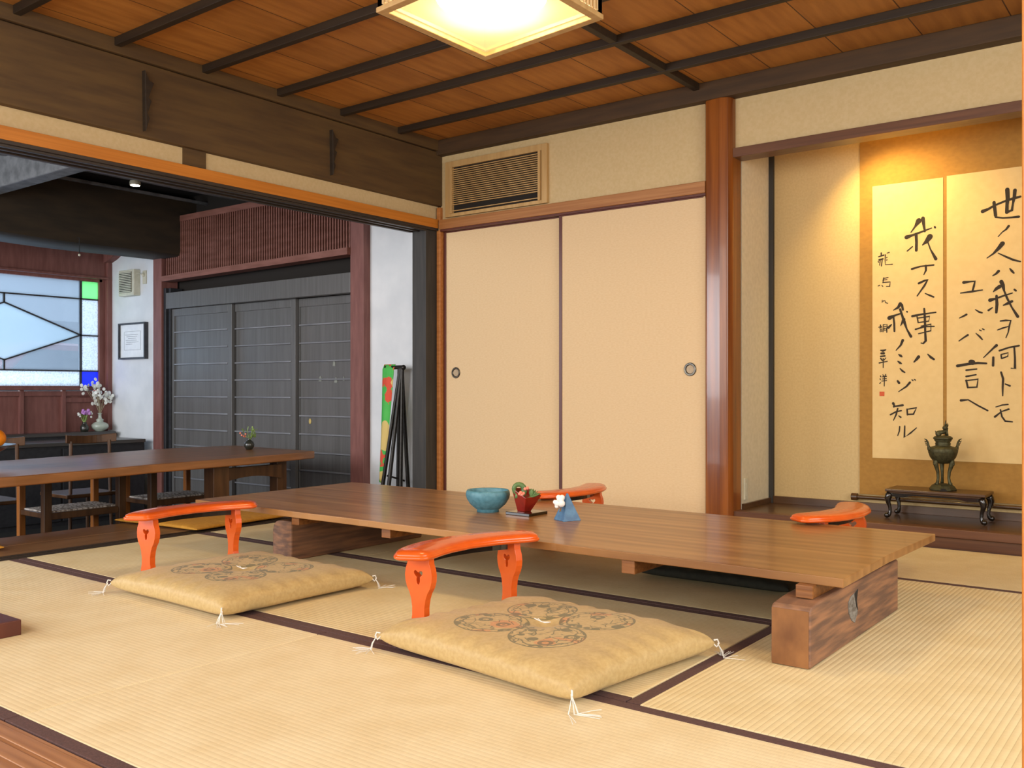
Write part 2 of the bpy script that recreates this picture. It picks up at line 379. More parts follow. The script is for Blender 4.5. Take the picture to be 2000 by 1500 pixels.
def emit(name, col, s):
    m = bpy.data.materials.new(name); m.use_nodes = True; nt = m.node_tree; nt.nodes.clear()
    e = _n(nt, 'ShaderNodeEmission'); e.inputs[0].default_value = hexc(col); e.inputs[1].default_value = s
    o = _n(nt, 'ShaderNodeOutputMaterial'); nt.links.new(e.outputs[0], o.inputs[0]); MATS[name] = m
emit('ring_tube', 'fff0d2', 130.0)
emit('small_bulb', 'fff0d0', 14.0)
emit('spot_tube', 'ffc860', 16.0)
def translucent(name, col, tf, glow=None, gs=0, bump=0, bs=60, transp=0):
    m = bpy.data.materials.new(name); m.use_nodes = True; nt = m.node_tree; nt.nodes.clear()
    t = _n(nt, 'ShaderNodeBsdfTranslucent'); t.inputs[0].default_value = hexc(col)
    d = _n(nt, 'ShaderNodeBsdfDiffuse'); d.inputs[0].default_value = hexc(col)
    mx = _n(nt, 'ShaderNodeMixShader'); mx.inputs[0].default_value = tf
    nt.links.new(d.outputs[0], mx.inputs[1]); nt.links.new(t.outputs[0], mx.inputs[2]); out = mx
    if transp:
        tr = _n(nt, 'ShaderNodeBsdfTransparent'); tr.inputs[0].default_value = hexc(col)
        m3 = _n(nt, 'ShaderNodeMixShader'); m3.inputs[0].default_value = transp; tr.inputs[0].default_value = (1, .93, .80, 1) if glow else hexc(col)
        nt.links.new(out.outputs[0], m3.inputs[1]); nt.links.new(tr.outputs[0], m3.inputs[2]); out = m3
        gl = _n(nt, 'ShaderNodeBsdfGlossy'); gl.inputs['Roughness'].default_value = .15
        m4 = _n(nt, 'ShaderNodeMixShader'); m4.inputs[0].default_value = .06
        nt.links.new(out.outputs[0], m4.inputs[1]); nt.links.new(gl.outputs[0], m4.inputs[2]); out = m4
        if bump:
            tc = _n(nt, 'ShaderNodeTexCoord'); nz = _n(nt, 'ShaderNodeTexVoronoi'); nz.inputs['Scale'].default_value = bs
            nt.links.new(tc.outputs['Object'], nz.inputs['Vector'])
            mr = _n(nt, 'ShaderNodeMapRange'); mr.inputs[1].default_value = .1; mr.inputs[2].default_value = .6; mr.inputs[3].default_value = transp+.25; mr.inputs[4].default_value = max(transp-.3, 0)
            nt.links.new(nz.outputs['Distance'], mr.inputs[0]); nt.links.new(mr.outputs[0], m3.inputs[0])
    if glow:
        e = _n(nt, 'ShaderNodeEmission'); e.inputs[0].default_value = hexc(glow); e.inputs[1].default_value = gs
        ad = _n(nt, 'ShaderNodeAddShader'); nt.links.new(out.outputs[0], ad.inputs[0]); nt.links.new(e.outputs[0], ad.inputs[1]); out = ad
    o = _n(nt, 'ShaderNodeOutputMaterial'); nt.links.new(out.outputs[0], o.inputs[0]); MATS[name] = m
translucent('diffuser', '3c362a', .9, 'ffcf88', .52, transp=.42)
translucent('shade_paper', '6a5c44', .7, 'ffd49a', .40)
translucent('frosted_glass', 'b3bec8', .9, transp=.84)
translucent('ribbed_glass', 'a3b0b9', .9, transp=.5)
translucent('pebbled_glass', 'b5bdc4', .9, transp=.5, bump=1, bs=70)
translucent('green_glass', '93cf9c', .9, transp=.4)
translucent('blue_glass', '2a55e0', .9, transp=.45)

INK_LEFT = "-1227,1579,24 -1245,1551,8 -1265,1524,4|-1207,1590,15 -1203,1555,11 -1198,1522,7|-1286,1501,18 -1260,1508,10 -1219,1520,8 -1166,1536,4|-1151,1540,8 -1149,1536,7|-1240,1513,12 -1238,1472,11 -1239,1429,11|-1283,1430,5 -1258,1450,5|-1174,1493,24 -1192,1468,16 -1209,1454,4|-1184,1467,5 -1171,1428,5 -1146,1378,13/-1260,1336,9 -1219,1346,6 -1156,1348,6|-1193,1347,9 -1193,1323,8 -1203,1302,3/-1227,1260,9 -1199,1272,8 -1183,1278,5 -1199,1248,8 -1235,1196,4|-1197,1207,3 -1174,1195,7 -1156,1186,6/-1317,1160,15 -1328,1142,11 -1351,1129,3|-1309,1154,10 -1304,1129,8/-1412,1431,6 -1412,1420,5|-1425,1413,5 -1399,1419,6|-1423,1396,7 -1404,1400,7|-1425,1385,5 -1428,1388,3|-1417,1395,4 -1420,1368,3|-1407,1397,4 -1411,1363,4|-1383,1428,3 -1372,1431,4|-1391,1421,4 -1393,1393,3 -1391,1368,3 -1356,1368,4|-1386,1404,3 -1382,1406,3|-1386,1392,3 -1382,1393,3/-1399,1300,5 -1404,1275,3|-1401,1297,3 -1378,1301,4|-1404,1289,3 -1383,1290,3|-1404,1277,3 -1367,1277,4 -1370,1254,5 -1386,1255,3|-1428,1260,3 -1420,1263,4|-1409,1262,3 -1404,1256,3/-1407,1184,3 -1409,1172,3 -1400,1181,3 -1393,1181,3 -1391,1171,3 -1380,1167,3/-1258,1094,10 -1208,1102,7 -1146,1108,5|-1235,1089,5 -1230,1060,5|-1230,1083,4 -1175,1089,6 -1179,1065,5 -1228,1060,4|-1243,1026,6 -1198,1038,6 -1154,1037,5|-1216,1041,4 -1169,1049,6 -1169,1016,5 -1228,1003,4|-1201,1129,7 -1198,1085,9 -1196,1006,8 -1194,965,10 -1206,952,7 -1216,955,4/-1228,885,13 -1238,872,10 -1250,859,5|-1184,897,4 -1169,881,10 -1155,871,8/-1318,1132,9 -1308,1100,9 -1298,1068,12 -1285,1028,6 -1265,990,11|-1371,1090,18 -1343,1102,8 -1313,1111,5|-1285,1119,6 -1283,1117,6|-1351,1097,7 -1347,1060,8 -1346,1020,7|-1376,1040,11 -1361,1055,5|-1300,1079,14 -1315,1048,3/-1305,972,11 -1315,947,8 -1338,921,3/-1325,899,4 -1315,892,11 -1309,887,5|-1329,864,4 -1319,856,10 -1312,852,5|-1318,826,4 -1305,812,8 -1295,806,5/-1330,762,8 -1323,752,10|-1270,754,9 -1288,733,7 -1325,707,3|-1260,768,4 -1255,764,4|-1249,770,4 -1243,766,4/-1352,646,11 -1346,632,6 -1349,627,5|-1351,630,5 -1305,637,9|-1366,587,6 -1338,603,6 -1312,609,5|-1330,619,6 -1338,587,6 -1351,558,3|-1325,582,3 -1315,575,7|-1284,617,6 -1282,588,6|-1284,616,4 -1238,625,8 -1253,592,7 -1280,590,6/-1320,527,5 -1322,503,5 -1330,479,3|-1295,530,5 -1297,472,9 -1268,494,6 -1238,522,3/-1425,1044,3 -1410,1047,4|-1416,1055,5 -1415,1041,3|-1420,1039,3 -1410,1040,3|-1417,1031,3 -1417,1020,3|-1417,1031,3 -1409,1031,3 -1410,1021,3|-1402,1054,3 -1403,1019,3|-1402,1056,4 -1383,1057,3 -1384,1016,4|-1398,1046,3 -1388,1047,3|-1397,1038,3 -1397,1025,3 -1388,1026,3 -1388,1037,3 -1397,1038,3/-1415,923,4 -1404,920,10 -1389,925,4|-1412,907,8 -1399,907,10|-1415,891,6 -1394,893,6|-1415,881,5 -1407,870,5|-1389,883,3 -1397,872,3|-1422,857,5 -1381,865,3|-1402,880,4 -1402,832,3/-1416,789,4 -1414,784,3|-1418,774,4 -1416,769,3|-1420,749,3 -1415,755,3|-1404,795,3 -1400,789,3|-1389,797,3 -1393,790,3|-1407,784,3 -1386,787,4|-1407,773,3 -1386,775,3|-1410,762,3 -1385,765,3|-1396,784,4 -1397,736,3"
INK_RIGHT = "-931,1593,15 -907,1601,10 -879,1616,8 -828,1633,8 -796,1640,11 -767,1645,8|-881,1631,12 -878,1603,12 -874,1566,12|-874,1558,7 -842,1551,6 -805,1549,7 -774,1549,10|-823,1686,16 -821,1642,15 -824,1612,12 -825,1576,13|-790,1679,13 -793,1644,12 -799,1614,7 -803,1584,9|-825,1576,10 -803,1584,7/-817,1509,9 -828,1494,7 -844,1483,4 -863,1462,3/-844,1427,18 -861,1405,14 -884,1381,7 -912,1362,3|-863,1382,3 -828,1361,7 -796,1343,8 -767,1333,5/-861,1294,11 -872,1282,8 -886,1274,4|-812,1303,4 -803,1290,9 -795,1280,6/-849,1242,15 -842,1224,14 -837,1198,7|-856,1219,15 -872,1208,12 -884,1195,3|-898,1155,15 -874,1161,7 -842,1172,7 -801,1184,4|-792,1200,7 -786,1194,7|-870,1174,9 -868,1133,11 -871,1094,9|-905,1106,8 -888,1118,4|-837,1198,6 -824,1161,8 -803,1114,6 -778,1069,11|-803,1144,10 -821,1135,11 -840,1127,4/-1016,1250,13 -992,1252,7 -966,1252,8 -971,1227,8 -978,1201,6|-1031,1198,4 -983,1202,8 -932,1207,4/-1004,1090,8 -1019,1082,7 -1036,1074,3|-964,1112,3 -947,1100,7 -934,1095,6/-853,1051,5 -830,1053,7 -808,1052,6 -815,1022,6 -819,995,4 -829,969,3|-866,1008,3 -844,1016,6 -815,1024,3/-998,988,8 -1015,977,6 -1038,960,4|-961,995,3 -945,979,7 -933,964,5|-945,1011,4 -938,1007,4|-932,1016,4 -925,1012,4/-870,933,11 -884,920,7 -927,875,3|-884,875,8 -885,835,9|-857,907,7 -817,921,6 -773,929,7|-793,922,6 -790,868,7 -790,819,9 -806,821,4|-850,887,5 -848,869,5|-850,888,4 -819,896,5 -821,879,5 -846,869,5/-1045,836,12 -998,844,10 -952,849,9 -915,846,7|-983,854,21 -977,852,22|-1005,814,7 -958,819,5|-1005,783,7 -961,791,5|-1005,763,7 -998,728,7|-1008,762,4 -952,769,7 -957,730,7 -998,728,6/-850,802,7 -841,770,8 -843,730,7 -843,688,4|-832,745,4 -812,736,7/-1029,664,10 -996,667,5 -952,639,6 -909,615,6/-873,633,3 -844,643,5 -820,646,5|-877,585,8 -848,611,4 -817,623,7|-853,620,5 -846,586,6 -832,565,7 -801,562,4"

# ================================================================ the setting
# ---- floors
struct('floor', B((-4.17, 1.9, -.9, 4.56, -.10, -.052)), 'shadow_gap')
struct('floor_sill', B((-4.17, 1.9, .80, .934, -.05, .0), (-4.17, 1.9, .838, .873, 0, .004), (-4.17, 1.9, .885, .92, 0, .004)), 'sill_wood', bevel=.002)
struct('floor_hall', B(*[(-4.17, 1.9, -.9+i*.17, -.9+i*.17+.167, -.05, .0) for i in range(10)]), 'sill_wood', bevel=.002)
o = struct('trim_sill', B((-4.165, -4.065, -.9, 4.43, -.05, -.004), (-4.085, -4.068, -.9, 4.43, -.004, .001), (-4.122, -4.108, -.9, 4.43, -.004, .001), (-4.165, -4.15, -.9, 4.43, -.004, .001)), 'sill_dark', bevel=.001)
struct('floor_step', B((-4.43, -4.17, -.9, 4.62, -.05, -.001), (-4.70, -4.434, -.9, 4.62, -.05, -.001)), 'floor_board', bevel=.003)
struct('trim_step', B((-4.68, -4.17, -.9, 4.62, -.4, -.05)), 'black_board')
struct('floor_doma', B((-8.4, -4.17, -.9, 4.7, -.46, -.4)), 'earth_floor')

# ---- tatami mats: each mat a thing with its rush top and cloth borders
def mat_thing(x0, x1, y0, y1, along, borders, label):
    rm = {'x': 'tatami_x', 'y': 'tatami_y', 'n': 'tatami_fine'}[along]
    g = .002; x0 += g; x1 -= g; y0 += g; y1 -= g
    t = thing('tatami_mat', label, 'tatami mat', ((x0+x1)/2, (y0+y1)/2, -.052), 0, 'tatami mats')
    h = .034
    ix0, ix1, iy0, iy1 = x0, x1, y0, y1
    if 'S' in borders: iy0 += h
    if 'N' in borders: iy1 -= h
    if 'W' in borders: ix0 += h
    if 'E' in borders: ix1 -= h
    obj('rush_cover', B((ix0, ix1, iy0, iy1, -.05, 0)), rm, t, bevel=.003)
    for k in borders:
        bb = {'S': (x0, x1, y0, iy0, -.052, -.0003), 'N': (x0, x1, iy1, y1, -.052, -.0003), 'W': (x0, ix0, y0, y1, -.052, -.0003), 'E': (ix1, x1, y0, y1, -.052, -.0003)}[k]
        obj('cloth_border', B(bb), 'heri', t, bevel=.0015)
YS = (.938, 1.862, 2.768, 3.69, 4.545)
mat_thing(-4.06, -2.11, YS[0], YS[1], 'n', 'SN', 'straw tatami mat in the front row, beside the low dark red board')
mat_thing(-2.11, -.10, YS[0], YS[1], 'n', 'SN', 'straw tatami mat in the front row, nearest the camera with the printed cushion above it')
mat_thing(-4.06, -2.94, YS[1], YS[2], 'x', 'SN', 'straw tatami mat under the armrest and cushion nearest the dining room')
mat_thing(-2.94, -1.092, YS[1], YS[2], 'x', 'SN', 'straw tatami mat between the two printed cushions, partly under the low table')
mat_thing(-1.092, -.10, YS[1], YS[3], 'y', 'WE', 'straw tatami mat with coarse ridges under the thick table block with the knot')
mat_thing(-4.06, -2.94, YS[2], YS[3], 'x', 'SN', 'straw tatami mat under the far end of the low table')
mat_thing(-2.94, -1.092, YS[2], YS[3], 'x', 'SN', 'straw tatami mat wholly in the shade of the low table')
mat_thing(-4.06, -1.9, YS[3], YS[4], 'x', 'SN', 'straw tatami mat at the foot of the cream sliding doors')
mat_thing(-1.9, -.10, YS[3], YS[4], 'x', 'SN', 'straw tatami mat at the foot of the alcove')

# ---- back wall
struct('wall_back', B((-4.2, -2.05, 4.585, 4.66, -.1, 2.4)), 'plaster')
struct('wall_back_upper', B((-4.06, -2.17, 4.555, 4.585, 1.82, 2.25)), 'plaster')
struct('trim_1', B((-4.045, -2.165, 4.515, 4.59, 1.758, 1.82)), 'nageshi_wood_x', bevel=.003)
struct('trim_2', B((-4.045, -2.165, 4.53, 4.59, 1.746, 1.758)), 'red_trim')
struct('trim_3', B((-4.2, .9, 4.50, 4.66, 2.238, 2.335)), 'dark_beam_x', bevel=.004)
def fusuma(n, x0, x1, y, pull_x, frame):
    t = bpy.data.objects.new('door_%d' % n, None); C.objects.link(t); t.location = ((x0+x1)/2, y, 0); t['kind'] = 'structure'
    obj('paper_panel', B((x0+.004, x1-.004, y, y+.018, .012, 1.744)), 'fusuma_paper', t)
    bs = []
    if 'L' in frame: bs.append((x0, x0+.022, y-.004, y+.022, .001, 1.746))
    if 'R' in frame: bs.append((x1-.02, x1, y-.004, y+.022, .001, 1.746))
    bs += [(x0+.02, x1-.02, y-.003, y+.02, .001, .018), (x0+.02, x1-.02, y-.003, y+.02, 1.738, 1.746)]
    obj('door_frame', B(*bs), 'red_trim', t, bevel=.002)
    bm = bmesh.new(); lathe(bm, [(.021, 0), (.034, 0), (.036, .004), (.033, .007), (.026, .007), (.0235, .002), (.021, .0)], n=36)
    bmesh.ops.rotate(bm, verts=bm.verts, matrix=Matrix.Rotation(math.pi/2, 3, 'X')); bmesh.ops.translate(bm, verts=bm.verts, vec=(pull_x, y, .826))
    pl = obj('door_pull', bm, 'pull_metal', t, smooth=True)
    bm = bmesh.new(); lathe(bm, [(0, .0015), (.0225, .0015), (.0225, 0)], n=30)
    bmesh.ops.rotate(bm, verts=bm.verts, matrix=Matrix.Rotation(math.pi/2, 3, 'X')); bmesh.ops.translate(bm, verts=bm.verts, vec=(pull_x, y, .826))
    obj('pull_inset', bm, 'pull_inset', pl)
fusuma(1, -4.045, -3.085, 4.566, -3.94, 'L')
fusuma(2, -3.113, -2.165, 4.540, -2.262, 'L')
struct('trim_4', B((-4.077, -4.046, 4.53, 4.60, 0, 1.758), (-4.077, -4.046, 4.53, 4.6, 1.82, 1.905)), 'light_wood', bevel=.002)
# polished alcove post with waney chamfers
bm = bmesh.new()
prism(bm, [(-2.172, 4.53), (-2.155, 4.508), (-2.075, 4.50), (-2.038, 4.515), (-2.020, 4.545), (-2.020, 4.65), (-2.172, 4.65)], 'z', -.05, 2.24)
struct('trim_5', bm, 'post_wood', bevel=.006, seg=3)

# ---- alcove (tokonoma)
struct('wall_alcove_upper', B((-2.02, .9, 4.575, 4.64, 1.975, 2.25)), 'plaster')
struct('trim_6', B((-2.045, .9, 4.545, 4.655, 1.927, 1.975)), 'red_trim' if False else 'toko_rail', bevel=.002)
struct('wall_alcove_side', B((-2.09, -2.02, 4.655, 5.10, .05, 2.3)), 'side_plaster')
struct('wall_alcove_back', B((-2.05, .9, 5.045, 5.12, .05, 2.3)), 'toko_plaster')
struct('ceiling_alcove', B((-2.09, .9, 4.64, 5.12, 2.25, 2.30)), 'plaster')
struct('trim_7', B((-2.022, -1.995, 5.022, 5.047, .083, 2.25)), 'charcoal_post')
struct('floor_alcove', B((-2.09, .9, 4.62, 5.06, .04, .083)), 'toko_board')
struct('trim_8', B((-2.085, .9, 4.555, 4.625, .045, .0845)), 'toko_rail', bevel=.003)
struct('trim_9', B((-2.045, .9, 4.575, 4.63, -.05, .045)), 'toko_rail', bevel=.002)
struct('trim_10', B((-2.02, -2.005, 4.655, 5.03, .083, .112), (-2.02, .9, 5.028, 5.046, .083, .122)), 'toko_board', bevel=.001)
struct('wall_right', B((.9, 1.0, 3.4, 5.12, -.05, 2.4)), 'plaster')
struct('trim_11', B((-.126, .02, .83, .95, -.05, 2.33)), 'nageshi_wood_y', bevel=.004)

# ---- left wall: opening below, short wall and great beam above
struct('wall_left_upper', B((-4.18, -4.088, -.9, 4.56, 1.82, 1.93)), 'plaster')
struct('trim_12', B((-4.10, -4.058, -.9, 4.53, 1.768, 1.826)), 'nageshi_wood_y', bevel=.002)
struct('trim_13', B((-4.22, -4.06, -.9, 4.53, 1.752, 1.768), (-4.10, -4.075, -.9, 4.43, 1.742, 1.752), (-4.155, -4.135, -.9, 4.43, 1.742, 1.752), (-4.22, -4.195, -.9, 4.43, 1.742, 1.752)), 'sill_dark', bevel=.001)
struct('trim_14', B((-4.20, -4.05, -.9, 4.56, 1.915, 2.262)), 'dark_beam', bevel=.004)
struct('trim_15', B((-4.20, -4.035, -.9, 4.52, 2.266, 2.335)), 'dark_beam', bevel=.003)
struct('trim_16', B((-4.17, -4.078, 2.667, 2.795, 1.826, 1.93)), 'dark_beam')
struct('trim_17', B((-4.20, -4.08, 4.43, 4.56, -.05, 1.752)), 'charcoal_post', bevel=.003)
# carved scarf-joint wedges standing out of the beam
for n, (y, zt, zb) in enumerate(((2.44, 2.222, 1.935), (3.60, 2.20, 1.94))):
    h = zt-zb
    bm = bmesh.new()
    prism(bm, [(y-.012, zt), (y-.008, zb), (y+.012, zb+.22*h), (y+.002, zb+.30*h), (y+.022, zb+.52*h), (y+.006, zb+.56*h), (y+.034, zb+.82*h), (y+.012, zb+.84*h)], 'x', -4.06, -4.022)
    struct('trim_%d' % (18+n), bm, 'batten', bevel=.002)

# ---- ceiling of boards on thin battens
struct('ceiling', B((-4.20, .9, -.9, 4.60, 2.335, 2.37)), 'ceiling_board')
k = 20
for y in (.925, 1.38, 1.836, 2.286, 2.748, 3.209, 3.66, 4.13):
    struct('trim_%d' % k, B((-4.10, .9, y-.004, y+.030, 2.297, 2.336)), 'batten', bevel=.003); k += 1
struct('trim_%d' % k, B((-2.225, -2.19, -.9, 4.52, 2.300, 2.336)), 'batten', bevel=.002); k += 1

# ---- the earth-floored dining room beyond
struct('wall_doma_white', B((-4.84, -4.18, 4.665, 4.72, -.4, 2.5)), 'white_plaster')
struct('trim_30', B((-4.972, -4.835, 4.60, 4.74, -.4, 2.45)), 'bengara', bevel=.004)
struct('wall_doma_back', B((-7.5, -4.9, 4.76, 4.8, -.4, 2.5)), 'shadow_gap')
struct('wall_doma_fan', B((-8.4, -7.46, 4.64, 4.70, -.4, 2.5)), 'white_plaster')
struct('trim_31', B((-7.464, -7.335, 4.58, 4.74, -.4, 1.90)), 'bengara', bevel=.004)
struct('trim_32', B((-7.335, -7.30, 4.60, 4.74, -.4, 1.60), (-7.29, -7.262, 4.62, 4.74, -.4, 1.60)), 'black_board', bevel=.003)
bm = bmesh.new()
prism(bm, [(-7.30, 1.418), (-4.972, 1.414), (-4.972, 1.560), (-7.30, 1.556)], 'y', 4.60, 4.66)
struct('trim_33', bm, 'black_door', bevel=.003)
def plank_door(n, x0, x1, y, nr, lw, rw, stickers=()):
    t = bpy.data.objects.new('door_%d' % n, None); C.objects.link(t); t.location = ((x0+x1)/2, y, -.4); t['kind'] = 'structure'
    obj('door_panel', B((x0+.01, x1-.01, y+.012, y+.022, -.39, 1.41)), 'black_door', t)
    obj('door_frame', B((x0, x0+lw, y, y+.028, -.39, 1.415), (x1-rw, x1, y, y+.028, -.39, 1.415), (x0+lw, x1-rw, y, y+.028, 1.352, 1.415), (x0+lw, x1-rw, y, y+.028, -.39, -.30)), 'black_door', t, bevel=.002)
    obj('rail', B(*[(x0+lw, x1-rw, y-.004, y+.014, 1.352-(i+1)*.1395-.006, 1.352-(i+1)*.1395+.006) for i in range(nr)]), 'door_rail', t, bevel=.003)
    return t
plank_door(3, -7.262, -6.41, 4.635, 11, .035, .055)
plank_door(4, -6.47, -5.655, 4.667, 11, .05, .055)
d5 = plank_door(5, -5.70, -4.972, 4.70, 11, .05, .03)
# torn remains of paper stickers
for (x, z, w, h) in ((-5.265, .915, .028, .045), (-5.42, .80, .034, .042), (-5.245, .79, .034, .042), (-5.16, .80, .018, .034)):
    bm = bmesh.new()
    prism(bm, [(x-w/2, z-h/2), (x+w/2, z-h/2), (x+w*.4, z+h*.1), (x+w*.1, z+h/2), (x-w*.3, z+h*.2)], 'y', 4.7085, 4.7115)
    obj('paper_scrap', bm, 'sticker', d5)
bm = bmesh.new(); lathe(bm, [(0, 0), (.013, 0), (.013, .003), (0, .003)], n=24)
bmesh.ops.rotate(bm, verts=bm.verts, matrix=Matrix.Rotation(math.pi/2, 3, 'X')); bmesh.ops.scale(bm, verts=bm.verts, vec=(1.0, 1, 1.6)); bmesh.ops.translate(bm, verts=bm.verts, vec=(-5.535, 4.711, .475))
obj('oval_badge', bm, 'token_gold', d5)
# reddish slatted screen above the doors
bm = B((-7.33, -4.972, 4.60, 4.68, 2.155, 2.205))
prism(bm, [(-7.33, 1.655), (-4.972, 1.685), (-4.972, 1.735), (-7.33, 1.70)], 'y', 4.57, 4.68)
x = -7.30
while x < -4.98:
    box(bm, x, x+.0125, 4.605, 4.645, 1.69, 2.16); x += .0292
struct('trim_34', bm, 'bengara_x')
struct('ceiling_doma', B((-8.4, -4.2, -.9, 4.8, 2.40, 2.5)), 'doma_ceiling')
for kk, (x, w) in enumerate(((-6.54, .05), (-6.93, .035))):
    struct('trim_%d' % (35+kk), B((x-w/2, x+w/2, -.9, 4.76, 2.30, 2.322)), 'grey_beam', bevel=.004)
# great curved log beam and the squared beam crossing it
bm = bmesh.new()
N = 26; rows = []
for i in range(N):
    y = -.9 + i*(5.66/(N-1)); t = (y-4.0)
    zb = 1.852 + (.010*t*t if t < 0 else 0) + .006*math.sin(y*3.1)
    zt = 2.36 + .02*math.sin(y*1.3)
    xo = .03*math.sin(y*1.1)
    rows.append([bm.verts.new(p) for p in ((-7.06+xo, y, zb+.04), (-7.07+xo, y, zb+.015), (-7.10+xo, y, zb), (-7.44+xo, y, zb), (-7.48+xo, y, zb+.03), (-7.48+xo, y, zt), (-7.06+xo, y, zt))])
for a, b_ in zip(rows, rows[1:]):
    for j in range(7): bm.faces.new((a[j], a[(j+1) % 7], b_[(j+1) % 7], b_[j]))
bm.faces.new(rows[0]); bm.faces.new(rows[-1][::-1])
struct('trim_39', bm, 'doma_beam', smooth=True)
bm = bmesh.new(); prism(bm, [(2.93, 2.105), (3.045, 2.10), (3.05, 2.46), (2.93, 2.46)], 'x', -8.3, -4.2)
struct('trim_40', bm, 'grey_beam', bevel=.01)

# ---- window wall
WX = -8.317
struct('wall_doma_window', B((-8.40, WX, -.9, 4.70, -.4, .70), (-8.40, WX, -.9, 2.80, .70, 1.75), (-8.40, WX, -.9, 4.70, 1.99, 2.5), (-8.40, WX, 4.56, 4.70, .7, 1.99)), 'bengara')
struct('trim_41', B((-8.38, -8.27, -.9, 4.64, 1.742, 1.995)), 'bengara')
struct('trim_42', B((-8.36, -8.24, 4.595, 4.64, .34, 1.995), (-8.33, -8.23, 2.7, 4.6, 1.738, 1.758), (-8.33, -8.25, 2.7, 4.6, .712, .735)), 'bengara', bevel=.003)
struct('trim_43', B(*[(-8.32, -8.285, y, y+.035, .30, .712) for y in (2.3, 2.9, 3.45, 3.82, 4.19)], (-8.32, -8.29, 2.3, 4.6, .66, .70), (-8.32, -8.292, 4.22, 4.6, .60, .64)), 'bengara', bevel=.002)
win = bpy.data.objects.new('window_1', None); C.objects.link(win); win.location = (WX, 3.70, .735); win['kind'] = 'structure'
y0, y1, z0, z1 = 2.83, 4.57, .735, 1.742
obj('window_frame', B((-8.35, -8.29, y0-.03, y0+.02, z0, z1), (-8.35, -8.29, y1-.03, y1+.025, z0, z1), (-8.35, -8.29, y0, y1, z0, z0+.014), (-8.35, -8.29, y0, y1, z1-.03, z1)), 'bengara', win, bevel=.003)
def bar(bm, p, q, w=.012):
    # muntin in the plane X = WX
    d = Vector((0, q[0]-p[0], q[1]-p[1])); L = d.length; d.normalize(); n = Vector((0, -d.z, d.y))*w/2
    P, Q = Vector((0, p[0], p[1])), Vector((0, q[0], q[1]))
    vs = []
    for X in (-8.332, -8.306):
        for c in (P-n, P+n, Q+n, Q-n): vs.append(bm.verts.new((X, c.y, c.z)))
    for f in ((0,1,2,3), (7,6,5,4), (0,4,5,1), (1,5,6,2), (2,6,7,3), (3,7,4,0)): bm.faces.new([vs[i] for i in f])
bm = bmesh.new()
hT, hB, vR, vL, cy = 1.548, .886, 4.374, 3.026, 3.70
bar(bm, (y0, hT), (y1, hT)); bar(bm, (y0, hB), (y1, hB)); bar(bm, (vR, z0), (vR, z1), .02); bar(bm, (vL, z0), (vL, z1), .02)
bar(bm, (cy, hT), (cy, 1.468), .014); bar(bm, (cy, hB), (cy, .972), .014)
for s, v in ((1, vR), (-1, vL)):
    bar(bm, (cy, 1.468), (v, 1.215)); bar(bm, (cy, .972), (v, 1.215)); bar(bm, (v, 1.213), (y1 if s > 0 else y0, 1.213))
obj('muntin', bm, 'muntin', win)
def pane(mname, poly):
    bm = bmesh.new(); prism(bm, poly, 'x', -8.321, -8.317); obj('pane', bm, mname, win)
R4 = lambda a, b, c, d: [(a, c), (b, c), (b, d), (a, d)]
for a, b_, s in ((vR, y1, 1), (y0, vL, -1)):
    pane('green_glass', R4(a, b_, hT, z1)); pane('pebbled_glass', R4(a, b_, 1.213, hT)); pane('pebbled_glass', R4(a, b_, hB, 1.213)); pane('blue_glass', R4(a, b_, z0, hB))
pane('frosted_glass', R4(vL, vR, hT, z1)); pane('pebbled_glass', R4(vL, vR, z0, hB))
pane('ribbed_glass', [(cy, .972), (vR, 1.215), (cy, 1.468), (vL, 1.215)])
pane('frosted_glass', [(cy, 1.468), (vR, 1.215), (vR, hT), (cy, hT)]); pane('frosted_glass', [(cy, 1.468), (cy, hT), (vL, hT), (vL, 1.215)])
pane('frosted_glass', [(cy, .972), (cy, hB), (vR, hB), (vR, 1.215)]); pane('frosted_glass', [(cy, .972), (vL, 1.215), (vL, hB), (cy, hB)])
bm = bmesh.new()
prism(bm, [(-8.31, 1.885), (-8.24, 1.90), (-8.15, 1.925), (-8.06, 1.965), (-7.98, 2.03), (-8.31, 2.03)], 'y', 4.57, 4.645)
struct('trim_44', bm, 'bengara')

# ---- the street outside
struct('floor_street', B((-16, -8.6, -2, 12, -.5, -.4)), 'street')
struct('wall_street', B((-16.2, -16, -4, 16, -.5, 1.9)), 'facade')

# ================================================================ low table and what stands on it
T = thing('low_table', 'long low slab table of brown wood on two thick squared timber blocks', 'table', (-2.05, 2.72, 0))
bm = bmesh.new()
random.seed(3)
front = []
X0, X1 = -3.655, -.783
for i in range(61):
    x = X0 + (X1-X0)*i/60
    front.append((x, 2.452 + .002*math.sin(x*9) + (0 if i in (0, 60) else random.uniform(-.0016, .0016))))
prism(bm, front + [(-.790, 2.9), (-.777, 3.405), (-2.15, 3.413), (-3.68, 3.416), (-3.665, 2.9)], 'z', .2005, .225)
obj('tabletop', bm, 'table_top', T, bevel=.002)
bm = bmesh.new()
# end face of the slab, paler end grain
bm.free()
